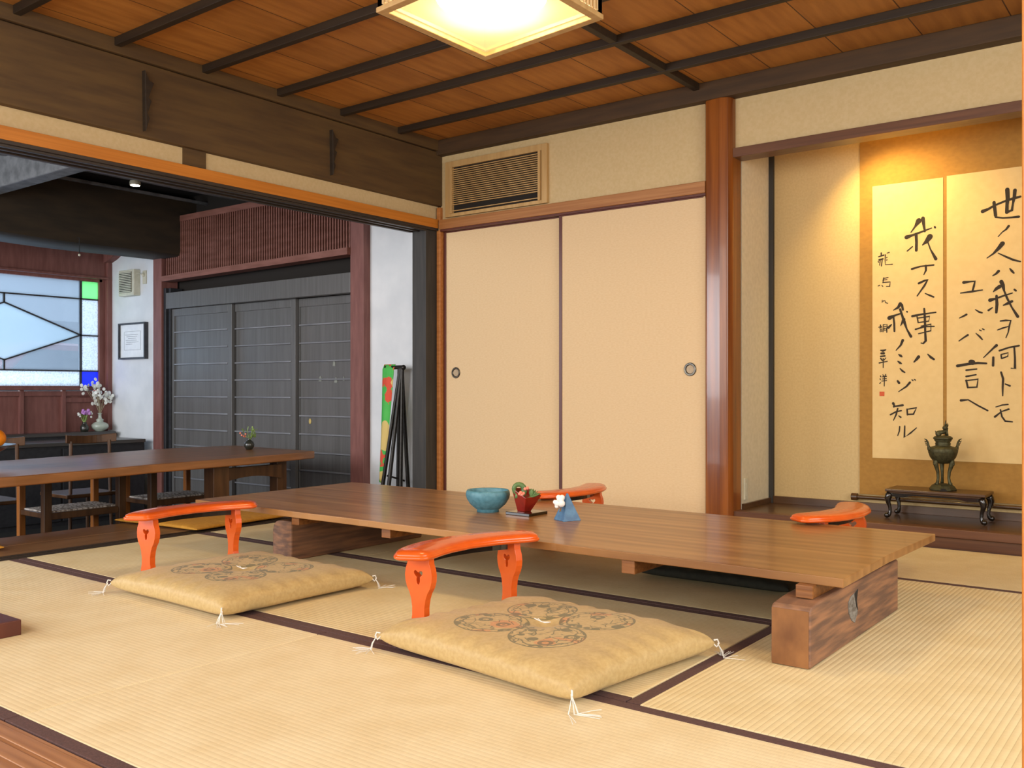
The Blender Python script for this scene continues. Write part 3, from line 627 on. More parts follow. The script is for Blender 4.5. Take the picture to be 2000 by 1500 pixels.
# right block: its front arris is cut away in a long sloping chamfer
bm = bmesh.new()
prism(bm, [(2.355, 0), (3.17, 0), (3.17, .166), (2.47, .166), (2.43, .164), (2.37, .158), (2.356, .150)], 'x', -.942, -.836)
blk = obj('leg_block', bm, 'table_block', T, bevel=.007, seg=3)
bm = bmesh.new()
prism(bm, [(-.938, .002), (-.841, .002), (-.841, .148), (-.938, .148)], 'y', 2.3542, 2.357)
obj('end_face', bm, 'block_end', blk)
bm = bmesh.new()
prism(bm, [(2.655, .118), (2.68, .132), (2.715, .136), (2.74, .142), (2.728, .10), (2.742, .078), (2.715, .05), (2.685, .062), (2.66, .088)], 'x', -.838, -.8345)
obj('knot_scar', bm, 'weathered', blk)
bm = bmesh.new()
prism(bm, [(2.708, .134), (2.742, .142), (2.730, .11), (2.742, .082), (2.726, .094)], 'x', -.836, -.8338)
obj('knot_hole', bm, 'shadow_gap', blk)
bm = bmesh.new()
prism(bm, [(-3.215, 0), (-3.092, 0), (-3.092, .166), (-3.165, .166), (-3.192, .160), (-3.208, .145), (-3.215, .12)], 'y', 2.53, 3.33)
obj('leg_block', bm, 'table_block', T, bevel=.006)
for x, zb, y0_ in ((-3.0, .166, 2.475), (-2.485, .163, 2.478), (-1.435, .158, 2.462), (-.878, .166, 2.425)):
    obj('crossbar', B((x-.023, x+.023, y0_, 3.38, zb, .2005)), 'table_side', T, bevel=.002)

TZ = .225; KT = 1.076
# turquoise bowl
bm = bmesh.new()
lathe(bm, [(0, .004), (.036, .004), (.036, 0), (.042, 0), (.041, .008), (.050, .014), (.068, .030), (.080, .050), (.0835, .064), (.0815, .076), (.078, .0815), (.0745, .0805), (.073, .073), (.071, .055), (.060, .03), (.03, .016), (0, .014)], 0, 0, 0, 48)
bmesh.ops.scale(bm, verts=bm.verts, vec=(KT,)*3); bmesh.ops.translate(bm, verts=bm.verts, vec=(-2.360, 2.932, TZ))
tag(obj('tea_bowl', bm, 'blue_glaze', smooth='all'), 'turquoise glazed ceramic bowl on the low table', 'bowl')
# dark square tray
bm = bmesh.new()
d = .084; cx_, cy_ = -2.186, 2.960
a0 = YAW + .1
sq = [(cx_+d*math.cos(a0+k*math.pi/2-math.pi/2), cy_+d*math.sin(a0+k*math.pi/2-math.pi/2)) for k in range(4)]
prism(bm, sq, 'z', TZ, TZ+.012)
tag(obj('coaster', bm, 'black_lacquer', bevel=.002), 'small black square coaster under the red planter', 'coaster')
# red slanted planter with succulents
P = thing('planter', 'dark red slanted square pot of succulents on the low table', 'planter', (cx_, cy_, TZ+.012)); P.scale = (KT,)*3
RV = Vector((math.cos(YAW), math.sin(YAW), 0)); FV = Vector((-math.sin(YAW), math.cos(YAW), 0))
def loc_pt(r, f, z, c=(cx_, cy_, TZ+.012)): return Vector(c) + RV*r + FV*f + Vector((0, 0, z))
bm = bmesh.new()
bot = [loc_pt(*p) for p in ((-.034, 0, 0), (-.008, -.024, 0), (.016, 0, 0), (-.008, .024, 0))]
topo = [loc_pt(*p) for p in ((-.056, 0, .086), (-.004, -.046, .052), (.055, 0, .058), (.0, .046, .082))]
cen = sum(topo, Vector())/4
topi = [cen + (p-cen)*.92 for p in topo]
inn = [cen + (p-cen)*.78 - Vector((0, 0, .014)) for p in topo]
vs = [[bm.verts.new(p) for p in q] for q in (bot, topo, topi, inn)]
bm.faces.new(vs[0][::-1])
for a, b_ in zip(vs, vs[1:]):
    for j in range(4): bm.faces.new((a[j], a[(j+1) % 4], b_[(j+1) % 4], b_[j]))
bm.faces.new(vs[3])
obj('pot', bm, 'red_lacquer', P, bevel=.0015)
bm = bmesh.new(); random.seed(5)
def leaf(bm, c, d, L, w):
    d = Vector(d).normalized(); s = d.cross(Vector((0, 0, 1)));  s = s.normalized() if s.length > .01 else Vector((1, 0, 0)); u = s.cross(d)
    rings = []
    for t, k in ((0, .3), (.25, .8), (.55, 1), (.8, .7), (1, .12)):
        p = Vector(c) + d*L*t + u*(.12*L*t*t)
        rings.append([bm.verts.new(p + s*w*k*math.cos(q*math.pi/3) + u*w*.4*k*math.sin(q*math.pi/3)) for q in range(6)])
    for a, b_ in zip(rings, rings[1:]):
        for q in range(6): bm.faces.new((a[q], a[(q+1) % 6], b_[(q+1) % 6], b_[q]))
    bm.faces.new(rings[0][::-1]); bm.faces.new(rings[-1])
for k in range(6): leaf(bm, loc_pt(.018, -.01, .05), (RV*(1-.25*k)+FV*random.uniform(-1, .4)+Vector((0, 0, .5+.1*k))), .034, .008)
leaf(bm, loc_pt(.0, -.02, .05), RV*1.0+Vector((0, 0, .22)), .055, .010)
obj('leaf', bm, 'leaf', P, smooth='all')
bm = bmesh.new()
# curled round leaf
pts = [loc_pt(-.030+.021*math.cos(t)*(1-.06*t), -.004, .080+.021*math.sin(t)*(1-.06*t)) for t in [math.radians(-120+25*i) for i in range(17)]]
tube(bm, pts, [.0125*(1-i*.03) for i in range(17)], 8)
obj('curled_leaf', bm, 'leaf', P, smooth='all')
bm = bmesh.new()
for c in ((-.006, -.02, .084), (-.026, -.024, .066), (-.018, -.026, .062), (-.012, -.024, .068), (.002, -.018, .086), (-.022, -.026, .071)): blob(bm, loc_pt(*c), .0062, 8)
for c in ((.004, -.02, .080), (-.016, -.022, .056)): leaf(bm, loc_pt(*c), RV*.3+Vector((0, 0, 1)), .014, .004)
obj('flower', bm, 'pink_flower', P, smooth='all')
# blue pyramid with cotton
V = thing('pyramid_vase', 'small blue pyramid vase holding cotton bolls on the low table', 'vase', (-1.969, 2.918, TZ)); V.scale = (KT,)*3
bm = bmesh.new()
cz = (-1.967, 2.922, TZ); a0 = YAW-.30
base = [Vector(cz)+Vector((.050*math.cos(a0+k*math.pi/2-math.pi/2), .050*math.sin(a0+k*math.pi/2-math.pi/2), 0)) for k in range(4)]
top = [Vector(cz)+Vector((0, 0, .094))+(p-Vector(cz))*.06 for p in base]
vb = [bm.verts.new(p) for p in base]; vt = [bm.verts.new(p) for p in top]
bm.faces.new(vb[::-1]); bm.faces.new(vt)
for j in range(4): bm.faces.new((vb[j], vb[(j+1) % 4], vt[(j+1) % 4], vt[j]))
obj('vase_body', bm, 'blue_pyramid', V, bevel=.0015)
bm = bmesh.new()
for c, r in (((-.026, -.03, .075), .013), ((-.036, -.028, .062), .012), ((-.022, -.034, .062), .0125), ((-.032, -.03, .083), .009), ((-.044, -.028, .066), .008), ((-.038, -.028, .052), .008), ((-.020, -.03, .082), .010)):
    blob(bm, loc_pt(*c, c=cz), r, 12)
obj('cotton_boll', bm, 'cotton', V, smooth='all')
bm = bmesh.new()
leaf(bm, loc_pt(-.022, -.036, .05, c=cz), Vector((0, 0, -1))-RV*.3, .02, .006); leaf(bm, loc_pt(-.03, -.036, .05, c=cz), Vector((0, 0, -1))+RV*.3, .018, .005)
tube(bm, [loc_pt(-.010, -.01, .05, c=cz), loc_pt(-.02, -.026, .055, c=cz)], .003, 6)
obj('husk', bm, 'husk', V, smooth='all')

# ================================================================ armrests
AR, AL, AW = .445, .287, .068
def arc_pt(u, v, z): 
    a = u/AR; r = AR+v
    return (AR-r*math.cos(a), r*math.sin(a), z)
def arc_slab(bm, layers, n=72, p=.4):
    rings = []
    for off, z in layers:
        L, Wd = AL-off, AW-off
        ring = []
        for i in range(n):
            t = 2*math.pi*i/n; c, s = math.cos(t), math.sin(t)
            ring.append(bm.verts.new(arc_pt(math.copysign(abs(c)**p, c)*L, math.copysign(abs(s)**p, s)*Wd, z)))
        rings.append(ring)
    for a, b_ in zip(rings, rings[1:]):
        for i in range(n): bm.faces.new((a[i], a[(i+1) % n], b_[(i+1) % n], b_[i]))
    bm.faces.new(rings[0][::-1])
    # close the top across the width so that it stays well shaped
    top = rings[-1]; m_ = 5; prev = None
    for i in range(1, n//2):
        a, b_ = top[i], top[n-i]
        row = [a] + [bm.verts.new(a.co.lerp(b_.co, k/m_) + Vector((0, 0, .0010*math.sin(math.pi*k/m_)))) for k in range(1, m_)] + [b_]
        if prev is None:
            bm.faces.new([top[0]] + row)
        else:
            for k in range(m_): bm.faces.new((prev[k], prev[k+1], row[k+1], row[k]))
        prev = row
    bm.faces.new([top[n//2]] + prev[::-1])
def make_armrest(label):
    t = thing('armrest', label, 'armrest', (0, 0, 0), 0, 'orange lacquered armrests')
    bm = bmesh.new()
    arc_slab(bm, [(.016, .232), (.006, .234), (.001, .238), (0, .2415), (.001, .245), (.0045, .2465), (.005, .248), (.006, .252), (.010, .2555), (.018, .2585), (.028, .2605), (.040, .2617), (.052, .262)])
    obj('armrest_top', bm, 'orange_lacquer', t, smooth='all', world=False)
    prof = [(.050, 0), (.049, .009), (.037, .018), (.029, .034), (.0235, .06), (.0235, .085), (.0275, .108), (.034, .126), (.044, .142), (.050, .160), (.0515, .178), (.0485, .196), (.042, .212), (.040, .232)]
    poly = [(w, z) for w, z in prof] + [(-w, z) for w, z in prof[::-1]]
    hole = []
    for i in range(30):
        th = 2*math.pi*i/30; r = .0128+.0058*math.cos(3*(th-1.5*math.pi)); hole.append((r*math.cos(th), .178+r*math.sin(th)*(1.15 if math.sin(th) > 0 else 1.45)))
    for s in (-1, 1):
        bm = bmesh.new(); prism(bm, poly, 'y', -.012, .012, (hole,))
        a = .43*s; c = arc_pt(a*AR, 0, 0)
        bmesh.ops.rotate(bm, verts=bm.verts, matrix=Matrix.Rotation(-a*.35, 3, 'Z')); bmesh.ops.translate(bm, verts=bm.verts, vec=c)
        obj('leg', bm, 'orange_lacquer', t, bevel=.0022, world=False, seg=3)
    bm = bmesh.new(); rings = []
    for i in range(13):
        u = -.19+.38*i/12
        rings.append([bm.verts.new(arc_pt(u, v, z)) for v, z in ((-.008, .208), (.008, .208), (.008, .232), (-.008, .232))])
    for a, b_ in zip(rings, rings[1:]):
        for j in range(4): bm.faces.new((a[j], a[(j+1) % 4], b_[(j+1) % 4], b_[j]))
    bm.faces.new(rings[0][::-1]); bm.faces.new(rings[-1])
    obj('stretcher', bm, 'black_lacquer', t, world=False)
    return t
a = make_armrest('orange lacquered armrest nearest the camera, at the edge of the printed cushion in front')
a.location = (-1.876, 2.185, 0); a.rotation_euler = (0, 0, -.12)
dup(a, (-3.257, 2.145, 0), -.031, 'orange lacquered armrest nearest the dining room, behind the farther printed cushion')
dup(a, (-2.368, 3.617, 0), 3.15, 'orange lacquered armrest across the low table, in front of the cream sliding doors')
dup(a, (-1.142, 3.603, 0), 3.096, 'orange lacquered armrest across the low table, in front of the alcove')

# ================================================================ cushions
def cushion(name, label, cx, cy, rz, a, b, th, m, group, z0=0, tassels=True, seed=1, wr=1.0):
    t = thing(name, label, 'cushion', (cx, cy, z0), rz, group)
    rnd = random.Random(seed); ph = [rnd.uniform(0, 6) for _ in range(8)]
    N = 56; bm = bmesh.new(); top = {}; bot = {}
    zc = th*.42
    for i in range(N+1):
        for j in range(N+1):
            u = math.sin(math.pi/2*(2*i/N-1)); v = math.sin(math.pi/2*(2*j/N-1))
            su = max(0, 1-abs(u)**5.5); sv = max(0, 1-abs(v)**5.5)
            s = (su*sv)**.42
            e = max(abs(u), abs(v)) 
            k = 1-.045*(1-v*v)*abs(u)**3; k2 = 1-.045*(1-u*u)*abs(v)**3
            x, y = a*u*k, b*v*k2
            wf = e**6*(1-e**30)*wr
            wrk = .0055*wf*(math.sin(58*y+ph[0]+4*math.sin(9*y)) if abs(u) > abs(v) else math.sin(56*x+ph[1]+4*math.sin(8*x)))
            big = .0035*math.sin(7*x+ph[2])*math.sin(6*y+ph[3])*wr
            tie = -.014*math.exp(-(x*x+y*y)/.0016)*wr
            zt = zc + (th-zc)*(s**.85)*(1-.10*(1-(u*u+v*v)/2)*wr) + (wrk+big*s+tie)*s**.3
            edge = i in (0, N) or j in (0, N)
            vt = bm.verts.new((x, y, zt if not edge else zc)); top[i, j] = vt
            bot[i, j] = vt if edge else bm.verts.new((x, y, zc-(zc-.001)*s**.6))
    for i in range(N):
        for j in range(N):
            bm.faces.new((top[i, j], top[i+1, j], top[i+1, j+1], top[i, j+1]))
            q = [bot[i, j], bot[i, j+1], bot[i+1, j+1], bot[i+1, j]]
            if len(set(q)) == 4 and not bm.faces.get(q): 
                bm.faces.new(q)
    obj('cushion_cover', bm, m, t, smooth='all', world=False)
    if tassels:
        for sx, sy in ((-1, -1), (1, -1), (1, 1), (-1, 1)):
            bm = bmesh.new(); r2 = random.Random(seed*10+sx*3+sy)
            c = Vector((sx*a*.99, sy*b*.99, zc)); out = Vector((sx, sy, 0)).normalized()
            tube(bm, [c+out*.002+Vector((0, 0, .008)), c+out*.012+Vector((0, 0, .010)), c+out*.016, c+out*.010-Vector((0, 0, .010)), c-out*.0+Vector((0, 0, .0))], .0022, 6)
            for q in range(9):
                ang = r2.uniform(-.9, .9); dd = Matrix.Rotation(ang, 3, 'Z') @ out; L = r2.uniform(.03, .062)
                side = Matrix.Rotation(ang+r2.uniform(.3, 1.2), 3, 'Z') @ out
                tube(bm, [c+out*.012, c+out*.015+dd*.01+Vector((0, 0, -zc*.5)), c+out*.012+dd*.018+Vector((0, 0, -zc+.003)), c+out*.012+dd*.02+side*L*.6+Vector((0, 0, -zc+.0025+q*.0004)), c+out*.01+dd*.022+side*L+Vector((0, 0, -zc+.002+q*.0004))], .0008, 5)
            obj('tassel', bm, 'string', t, world=False)
        bm = bmesh.new()
        zz = th-.012
        tube(bm, [(-.035, -.004, zz+.010), (-.018, .002, zz+.004), (0, 0, zz+.003), (.012, -.003, zz+.006), (.022, -.006, zz+.009)], .0013, 6)
        tube(bm, [(-.03, .006, zz+.008), (-.012, .002, zz+.003), (.01, .004, zz+.006), (.02, .001, zz+.008)], .0012, 6)
        obj('center_tie', bm, 'string', t, world=False)
    return t
cushion('floor_cushion', 'gold cushion printed with green flower medallions, in front of the nearest armrest', -1.462, 2.062, -.125, .350, .292, .094, 'printed_cloth', 'printed floor cushions', seed=2, wr=1.25)
cushion('floor_cushion', 'gold cushion printed with green flower medallions, beside the armrest nearest the dining room', -2.775, 2.055, -.02, .335, .315, .088, 'printed_cloth', 'printed floor cushions', seed=7)
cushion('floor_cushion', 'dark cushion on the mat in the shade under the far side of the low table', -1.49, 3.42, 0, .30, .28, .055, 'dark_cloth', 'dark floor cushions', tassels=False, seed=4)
cushion('floor_cushion', 'thin orange cushion lying on the dark floor boards by the dining table', -4.445, 3.03, .09, .335, .315, .032, 'orange_cloth', 'thin orange cushions', tassels=False, seed=5, wr=.6, z0=.001)
cushion('floor_cushion', 'thin orange cushion on the dark boards, cut by the picture edge', -4.60, 1.63, 0, .29, .29, .035, 'orange_cloth', 'thin orange cushions', tassels=False, seed=6, wr=.6, z0=.001)
tag(obj('low_board', B((-3.5, -2.795, .99, 1.293, 0, .045)), 'red_trim', bevel=.002), 'low dark red wooden board lying on the tatami at the picture edge', 'board')

# ================================================================ ceiling lamp
L = thing('ceiling_lamp', 'square wooden ceiling lamp with glowing white paper sides and diffuser', 'ceiling lamp', (-2.0, 2.5, 2.335))
q = [(-2.286, 2.232), (-1.700, 2.176), (-1.700, 2.752), (-2.284, 2.818)]
def inset(k): 
    c = (sum(p[0] for p in q)/4, sum(p[1] for p in q)/4)
    return [(c[0]+(p[0]-c[0])*k, c[1]+(p[1]-c[1])*k) for p in q]
bm = bmesh.new(); prism(bm, q, 'z', 2.0, 2.018, (inset(.885),)); obj('lamp_frame', bm, 'pale_wood', L, bevel=.003)
bm = bmesh.new(); prism(bm, inset(.93), 'z', 2.018, 2.030, (inset(.865),)); obj('inner_rim', bm, 'light_wood', L)
bm = bmesh.new(); prism(bm, inset(.885), 'z', 2.016, 2.019); obj('diffuser', bm, 'diffuser', L)
bm = bmesh.new(); prism(bm, inset(.955), 'z', 2.03, 2.29, (inset(.95),)); obj('lamp_shade', bm, 'shade_paper', L)
bm = bmesh.new()
I = inset(.962)
for k4 in range(4):
    p0, p1 = Vector(I[k4]), Vector(I[(k4+1) % 4]); n = 26
    for s in range(n+1):
        c = p0.lerp(p1, s/n); w = .004 if 0 < s < n else .012
        box(bm, c.x-w/2, c.x+w/2, c.y-w/2, c.y+w/2, 2.02, 2.29)
obj('lamp_rib', bm, 'pale_wood', L)
bm = bmesh.new(); prism(bm, inset(.99), 'z', 2.285, 2.31); prism(bm, inset(.4), 'z', 2.31, 2.336); obj('lamp_top', bm, 'pale_wood', L, bevel=.003)
bm = bmesh.new(); lathe(bm, [(0, .0), (.14, .0), (.19, .004), (.19, .02), (.14, .028), (0, .028)], -1.993, 2.495, 2.055, 40); obj('bulb', bm, 'ring_tube', L, smooth='all')

# ================================================================ vent
VN = thing('air_vent', 'wooden louvered air vent in the wall above the sliding doors', 'vent', (-3.6, 4.555, 1.83))
x0, x1, z0, z1 = -4.004, -3.197, 1.832, 2.19
obj('vent_frame', B((x0, x0+.04, 4.53, 4.555, z0, z1), (x1-.04, x1, 4.53, 4.555, z0, z1), (x0+.04, x1-.04, 4.53, 4.555, z0, z0+.022), (x0+.04, x1-.04, 4.53, 4.555, z1-.04, z1),
    (x0+.045, x0+.062, 4.522, 4.55, z0+.02, z1-.04), (x1-.062, x1-.045, 4.522, 4.55, z0+.02, z1-.04)), 'pale_wood', VN, bevel=.002)
obj('vent_backing', B((x0+.03, x1-.03, 4.548, 4.5545, z0+.01, z1-.03)), 'shadow_gap', VN)
bm = bmesh.new()
zz = z0+.034
i = 0
while zz < z1-.045:
    if i not in (1, 2): box(bm, x0+.06, x1-.06, 4.532, 4.543, zz, zz+.0052)
    zz += .0133; i += 1
obj('slat', bm, 'pale_wood', VN)

# ================================================================ alcove things
S1 = thing('hanging_scroll', 'tall paired hanging scroll of black brush calligraphy on cream paper in the alcove', 'scroll', (-1.0, 5.04, .13))
obj('scroll_mount', B((-1.523, -.05, 5.034, 5.039, .165, 2.24)), 'scroll_border', S1)
bm = bmesh.new(); tube(bm, [(-1.555, 5.02, .150), (-.04, 5.02, .150)], .010, 16)
tube(bm, [(-1.560, 5.02, .150), (-1.530, 5.02, .150)], .019, 16)
obj('scroll_roller', bm, 'toko_board', S1, smooth=True)
INK = {}
def ink(name, data, sheet):
    for ch in data.split('/'): ink_char(name, ch, sheet)
def ink_char(name, data, sheet):
    bm = bmesh.new()
    for n_, st in enumerate(data.split('|')):
        pts = [tuple(int(v)/1000 for v in p.split(',')) for p in st.split()]
        # smooth the path a little and ink it as a flat ribbon with round ends
        P = [Vector((p[0], p[1])) for p in pts]; Wd = [p[2]/2*1.15+.0006 for p in pts]
        L_, R_ = [], []
        yy = 5.0312-.00002*(n_ % 7)
        for i, p in enumerate(P):
            d = (P[min(i+1, len(P)-1)]-P[max(i-1, 0)]); d = d.normalized() if d.length > 0 else Vector((1, 0)); nrm = Vector((-d.y, d.x))*Wd[i]
            L_.append(p+nrm); R_.append(p-nrm)
        def cap(c, d, r, n=5):
            b0 = math.atan2(d.y, d.x); return [c+Vector((math.cos(b0+math.pi/2-math.pi*k/n), math.sin(b0+math.pi/2-math.pi*k/n)))*r for k in range(1, n)]
        d0 = (P[0]-P[1]).normalized(); d1 = (P[-1]-P[-2]).normalized()
        vL = [bm.verts.new((p.x, yy, p.y)) for p in L_]; vR = [bm.verts.new((p.x, yy, p.y)) for p in R_]
        for i in range(len(P)-1): bm.faces.new((vL[i], vL[i+1], vR[i+1], vR[i]))
        ce = [bm.verts.new((p.x, yy, p.y)) for p in cap(P[-1], d1, Wd[-1])]; bm.faces.new([vL[-1]]+ce+[vR[-1]])
        cs = [bm.verts.new((p.x, yy, p.y)) for p in cap(P[0], d0, Wd[0])]; bm.faces.new([vR[0]]+cs+[vL[0]])
    bmesh.ops.recalc_face_normals(bm, faces=bm.faces)
    return obj(name, bm, 'ink', sheet)
pl = obj('paper_sheet', B((-1.457, -1.112, 5.032, 5.034, .36, 1.785)), 'scroll_paper', S1)
pr = obj('paper_sheet', B((-1.095, -.62, 5.032, 5.034, .36, 1.79)), 'scroll_paper', S1)
ink('brush_character', INK_LEFT, pl); ink('brush_character', INK_RIGHT, pr)
obj('seal_stamp', B((-1.421, -1.396, 5.0310, 5.0322, .684, .707)), 'seal_red', pl)

ST = thing('display_stand', 'low dark lacquered stand with curled cabriole legs in the alcove', 'stand', (-1.09, 4.87, .083))
sx0, sx1, sy0, sy1 = -1.322, -.872, 4.772, 4.975
obj('stand_top', B((sx0, sx1, sy0, sy1, .214, .228), (sx0+.008, sx1-.008, sy0+.008, sy1-.008, .206, .214)), 'toko_board', ST, bevel=.003)
for (lx, ly, ox, oy) in ((sx0+.02, sy0+.02, -1, -1), (sx1-.02, sy0+.02, 1, -1), (sx0+.02, sy1-.02, -1, 1), (sx1-.02, sy1-.02, 1, 1)):
    bm = bmesh.new()
    prof = [(0, .206, .017), (.006, .195, .018), (.010, .18, .016), (.008, .16, .011), (.002, .14, .0085), (0, .12, .008), (.003, .105, .0095), (.008, .095, .010), (.010, .088, .006)]
    tube(bm, [(lx+ox*o_, ly+oy*o_*.6, z) for o_, z, r in prof], [r for _, _, r in prof], 10)
    blob(bm, (lx+ox*.014, ly+oy*.008, .097), .0135, 12)
    obj('leg', bm, 'black_lacquer', ST, smooth='all')
for yy in (sy0+.014, sy1-.014):
    bm = bmesh.new()
    pts = [(sx0+.02, .207), (sx1-.02, .207), (sx1-.03, .19), (sx1-.08, .188), (sx1-.13, .199), (sx0+.13, .199), (sx0+.08, .188), (sx0+.03, .19)]
    prism(bm, pts, 'y', yy-.004, yy+.004); obj('apron', bm, 'black_lacquer', ST)

BX, BY, BZ = -1.078, 4.875, .228
BN = thing('incense_burner', 'tall dark bronze incense burner with a lion lid and winged handles', 'incense burner', (BX, BY, BZ))
bm = bmesh.new(); n = 48
for r0, z in ((.0, 0),): pass
prof = [(.040, .0), (.062, .0), (.064, .006), (.052, .022), (.040, .030), (0, .032)]
lathe(bm, [(.0, .004)]+prof, BX, BY, BZ, 8); obj('foot_plate', bm, 'bronze', BN, bevel=.002)
bm = bmesh.new(); prism(bm, [(-.016, .0), (.016, 0), (.012, .008), (.006, .012), (-.006, .012), (-.012, .008)], 'y', -.004, .004)
bmesh.ops.rotate(bm, verts=bm.verts, matrix=Matrix.Rotation(YAW*.5, 3, 'Z')); bmesh.ops.translate(bm, verts=bm.verts, vec=(BX+.015, BY-.058, BZ)); obj('foot_opening', bm, 'shadow_gap', BN)
for k3, an in enumerate((-2.2, -.15, 1.9)):
    bm = bmesh.new(); dx, dy = math.cos(an), math.sin(an)
    pr_ = [(.040, .150, .012), (.043, .135, .0125), (.038, .115, .010), (.030, .09, .0075), (.028, .06, .0065), (.031, .04, .0075), (.036, .031, .009), (.042, .029, .007)]
    tube(bm, [(BX+dx*r, BY+dy*r, BZ+z) for r, z, _ in pr_], [w for *_, w in pr_], 10)
    blob(bm, (BX+dx*.048, BY+dy*.048, BZ+.128), .008, 8)
    obj('leg', bm, 'bronze', BN, smooth='all')
bm = bmesh.new()
lathe(bm, [(0, .128), (.025, .130), (.043, .140), (.058, .160), (.066, .183), (.068, .196), (.066, .203), (.060, .209), (.044, .213), (.034, .216), (.0335, .222), (.036, .226), (.033, .230), (.033, .236), (.038, .240), (.038, .244), (0, .244)], BX, BY, BZ, 44)
obj('body', bm, 'bronze', BN, smooth='all')
bm = bmesh.new(); lathe(bm, [(0, .243), (.036, .243), (.0435, .249), (.044, .256), (.036, .262), (.022, .266), (0, .267)], BX, BY, BZ, 40)
lid = obj('lid', bm, 'bronze', BN, smooth='all')
# lion on the lid, carrying a flaming jewel
RX, RY = RV.x, RV.y
def lp(r, z, f=0): return (BX+RX*r+FV.x*f, BY+RY*r+FV.y*f, BZ+z)
bm = bmesh.new()
tube(bm, [lp(-.026, .272), lp(-.020, .279), lp(-.006, .281), (lp(.008, .285)), lp(.016, .291), lp(.018, .299)], [.009, .012, .011, .010, .009, .007], 10)
blob(bm, lp(-.022, .275), .014, 10, (1, 1, 1.05)); blob(bm, lp(-.024, .270, -.008), .009, 8)
tube(bm, [lp(.015, .290, -.006), lp(.019, .277, -.006), lp(.020, .266, -.006)], [.006, .004, .005], 8)
tube(bm, [lp(.013, .290, .006), lp(.015, .277, .006), lp(.017, .266, .006)], [.006, .004, .005], 8)
blob(bm, lp(.010, .303), .012, 12, (1, 1, 1.0)); blob(bm, lp(.020, .300), .006, 8)
tube(bm, [lp(-.030, .279), lp(-.036, .284), lp(-.037, .290)], [.004, .003, .001], 6)
for a_, l_ in ((.0, .030), (.5, .018), (.9, .016), (1.3, .014), (-.5, .010), (1.7, .012)):
    tube(bm, [lp(.012+math.sin(a_)*.007, .307+math.cos(a_)*.006), lp(.012+math.sin(a_)*l_*.7, .308+math.cos(a_)*l_*.6), lp(.011+math.sin(a_)*l_+.003, .312+math.cos(a_)*l_)], [.005, .0035, .0008], 6)
obj('lion_finial', bm, 'bronze', lid, smooth='all')
for s in (-1, 1):
    bm = bmesh.new()
    pts = [(.060, .196), (.068, .205), (.071, .216), (.072, .226), (.076, .238), (.083, .247), (.092, .250)]
    tube(bm, [lp(s*r, z) for r, z in pts], [.010, .009, .006, .005, .0045, .0035, .001], 8)
    for r, z in ((.074, .222), (.076, .230), (.080, .238)):
        tube(bm, [lp(s*r, z), lp(s*(r+.008), z-.003), lp(s*(r+.009), z+.004)], [.0035, .0025, .0008], 6)
    blob(bm, lp(s*.067, .200), .009, 8)
    obj('handle', bm, 'bronze', BN, smooth='all')
tag(obj('wall_outlet', B((-2.02, -2.012, 4.68, 4.72, .13, .245), (-2.012, -2.0105, 4.69, 4.71, .15, .22)), 'ivory_plastic', bevel=.001), 'small cream outlet plate low on the alcove side wall', 'outlet')
# the alcove's lamp strip behind the lintel
LS = thing('alcove_lamp', 'warm lamp tube hidden behind the alcove lintel', 'lamp', (-1.30, 4.70, 2.12))
bm = bmesh.new(); tube(bm, [(-1.50, 4.72, 2.10), (-1.05, 4.72, 2.10)], .012, 10); obj('tube', bm, 'spot_tube', LS)
for hx_ in (-1.54, -1.05): obj('lamp_holder', B((hx_, hx_+.04, 4.70, 4.74, 2.08, 2.25)), 'ivory_plastic', LS)
sp = bpy.data.lights.new('alcove_spot', 'SPOT'); sp.energy = 24; sp.color = (1.0, .70, .25); sp.spot_size = math.radians(115); sp.spot_blend = .8; sp.shadow_soft_size = .03
so = bpy.data.objects.new('alcove_spot', sp); C.objects.link(so); so.location = (-1.44, 4.69, 1.985)
so.rotation_euler = (Vector((-1.27, 5.04, 1.42))-Vector(so.location)).to_track_quat('-Z', 'Y').to_euler()

# ================================================================ dining room things
D = thing('dining_table', 'long dark dining table with a wavy natural edge in the far room', 'table', (-5.2, 3.0, -.4))
bm = bmesh.new()
near = [(-4.52, 1.2), (-4.60, 1.9), (-4.61, 2.1), (-4.66, 2.5), (-4.74, 2.9), (-4.76, 3.2), (-4.79, 3.6), (-4.84, 3.95), (-4.887, 4.20)]
far = [(-5.85, 4.262), (-5.93, 3.95), (-5.92, 3.6), (-5.83, 3.2), (-5.72, 2.7), (-5.66, 2.3), (-5.52, 1.8), (-5.45, 1.2)]
prism(bm, near+far, 'z', .25, .30); obj('tabletop', bm, 'dining_wood', D, bevel=.008, seg=3)
for x, y, w, dd in ((-4.93, 3.455, .115, .10), (-5.03, 4.005, .08, .08), (-5.72, 4.03, .08, .08), (-5.0, 1.35, .115, .10), (-5.42, 1.35, .115, .10)):
    obj('leg', B((x-dd/2, x+dd/2, y-w/2, y+w/2, -.4, .25)), 'chair_wood', D, bevel=.004)
bm = bmesh.new(); pts = [(3.50, .222), (3.98, .222), (3.98, .130)]+[(3.98-.48*i/10, .130+.03*math.sin(math.pi*i/10)) for i in range(1, 11)]
prism(bm, pts, 'x', -5.0, -4.96); obj('arched_rail', bm, 'chair_wood', D)
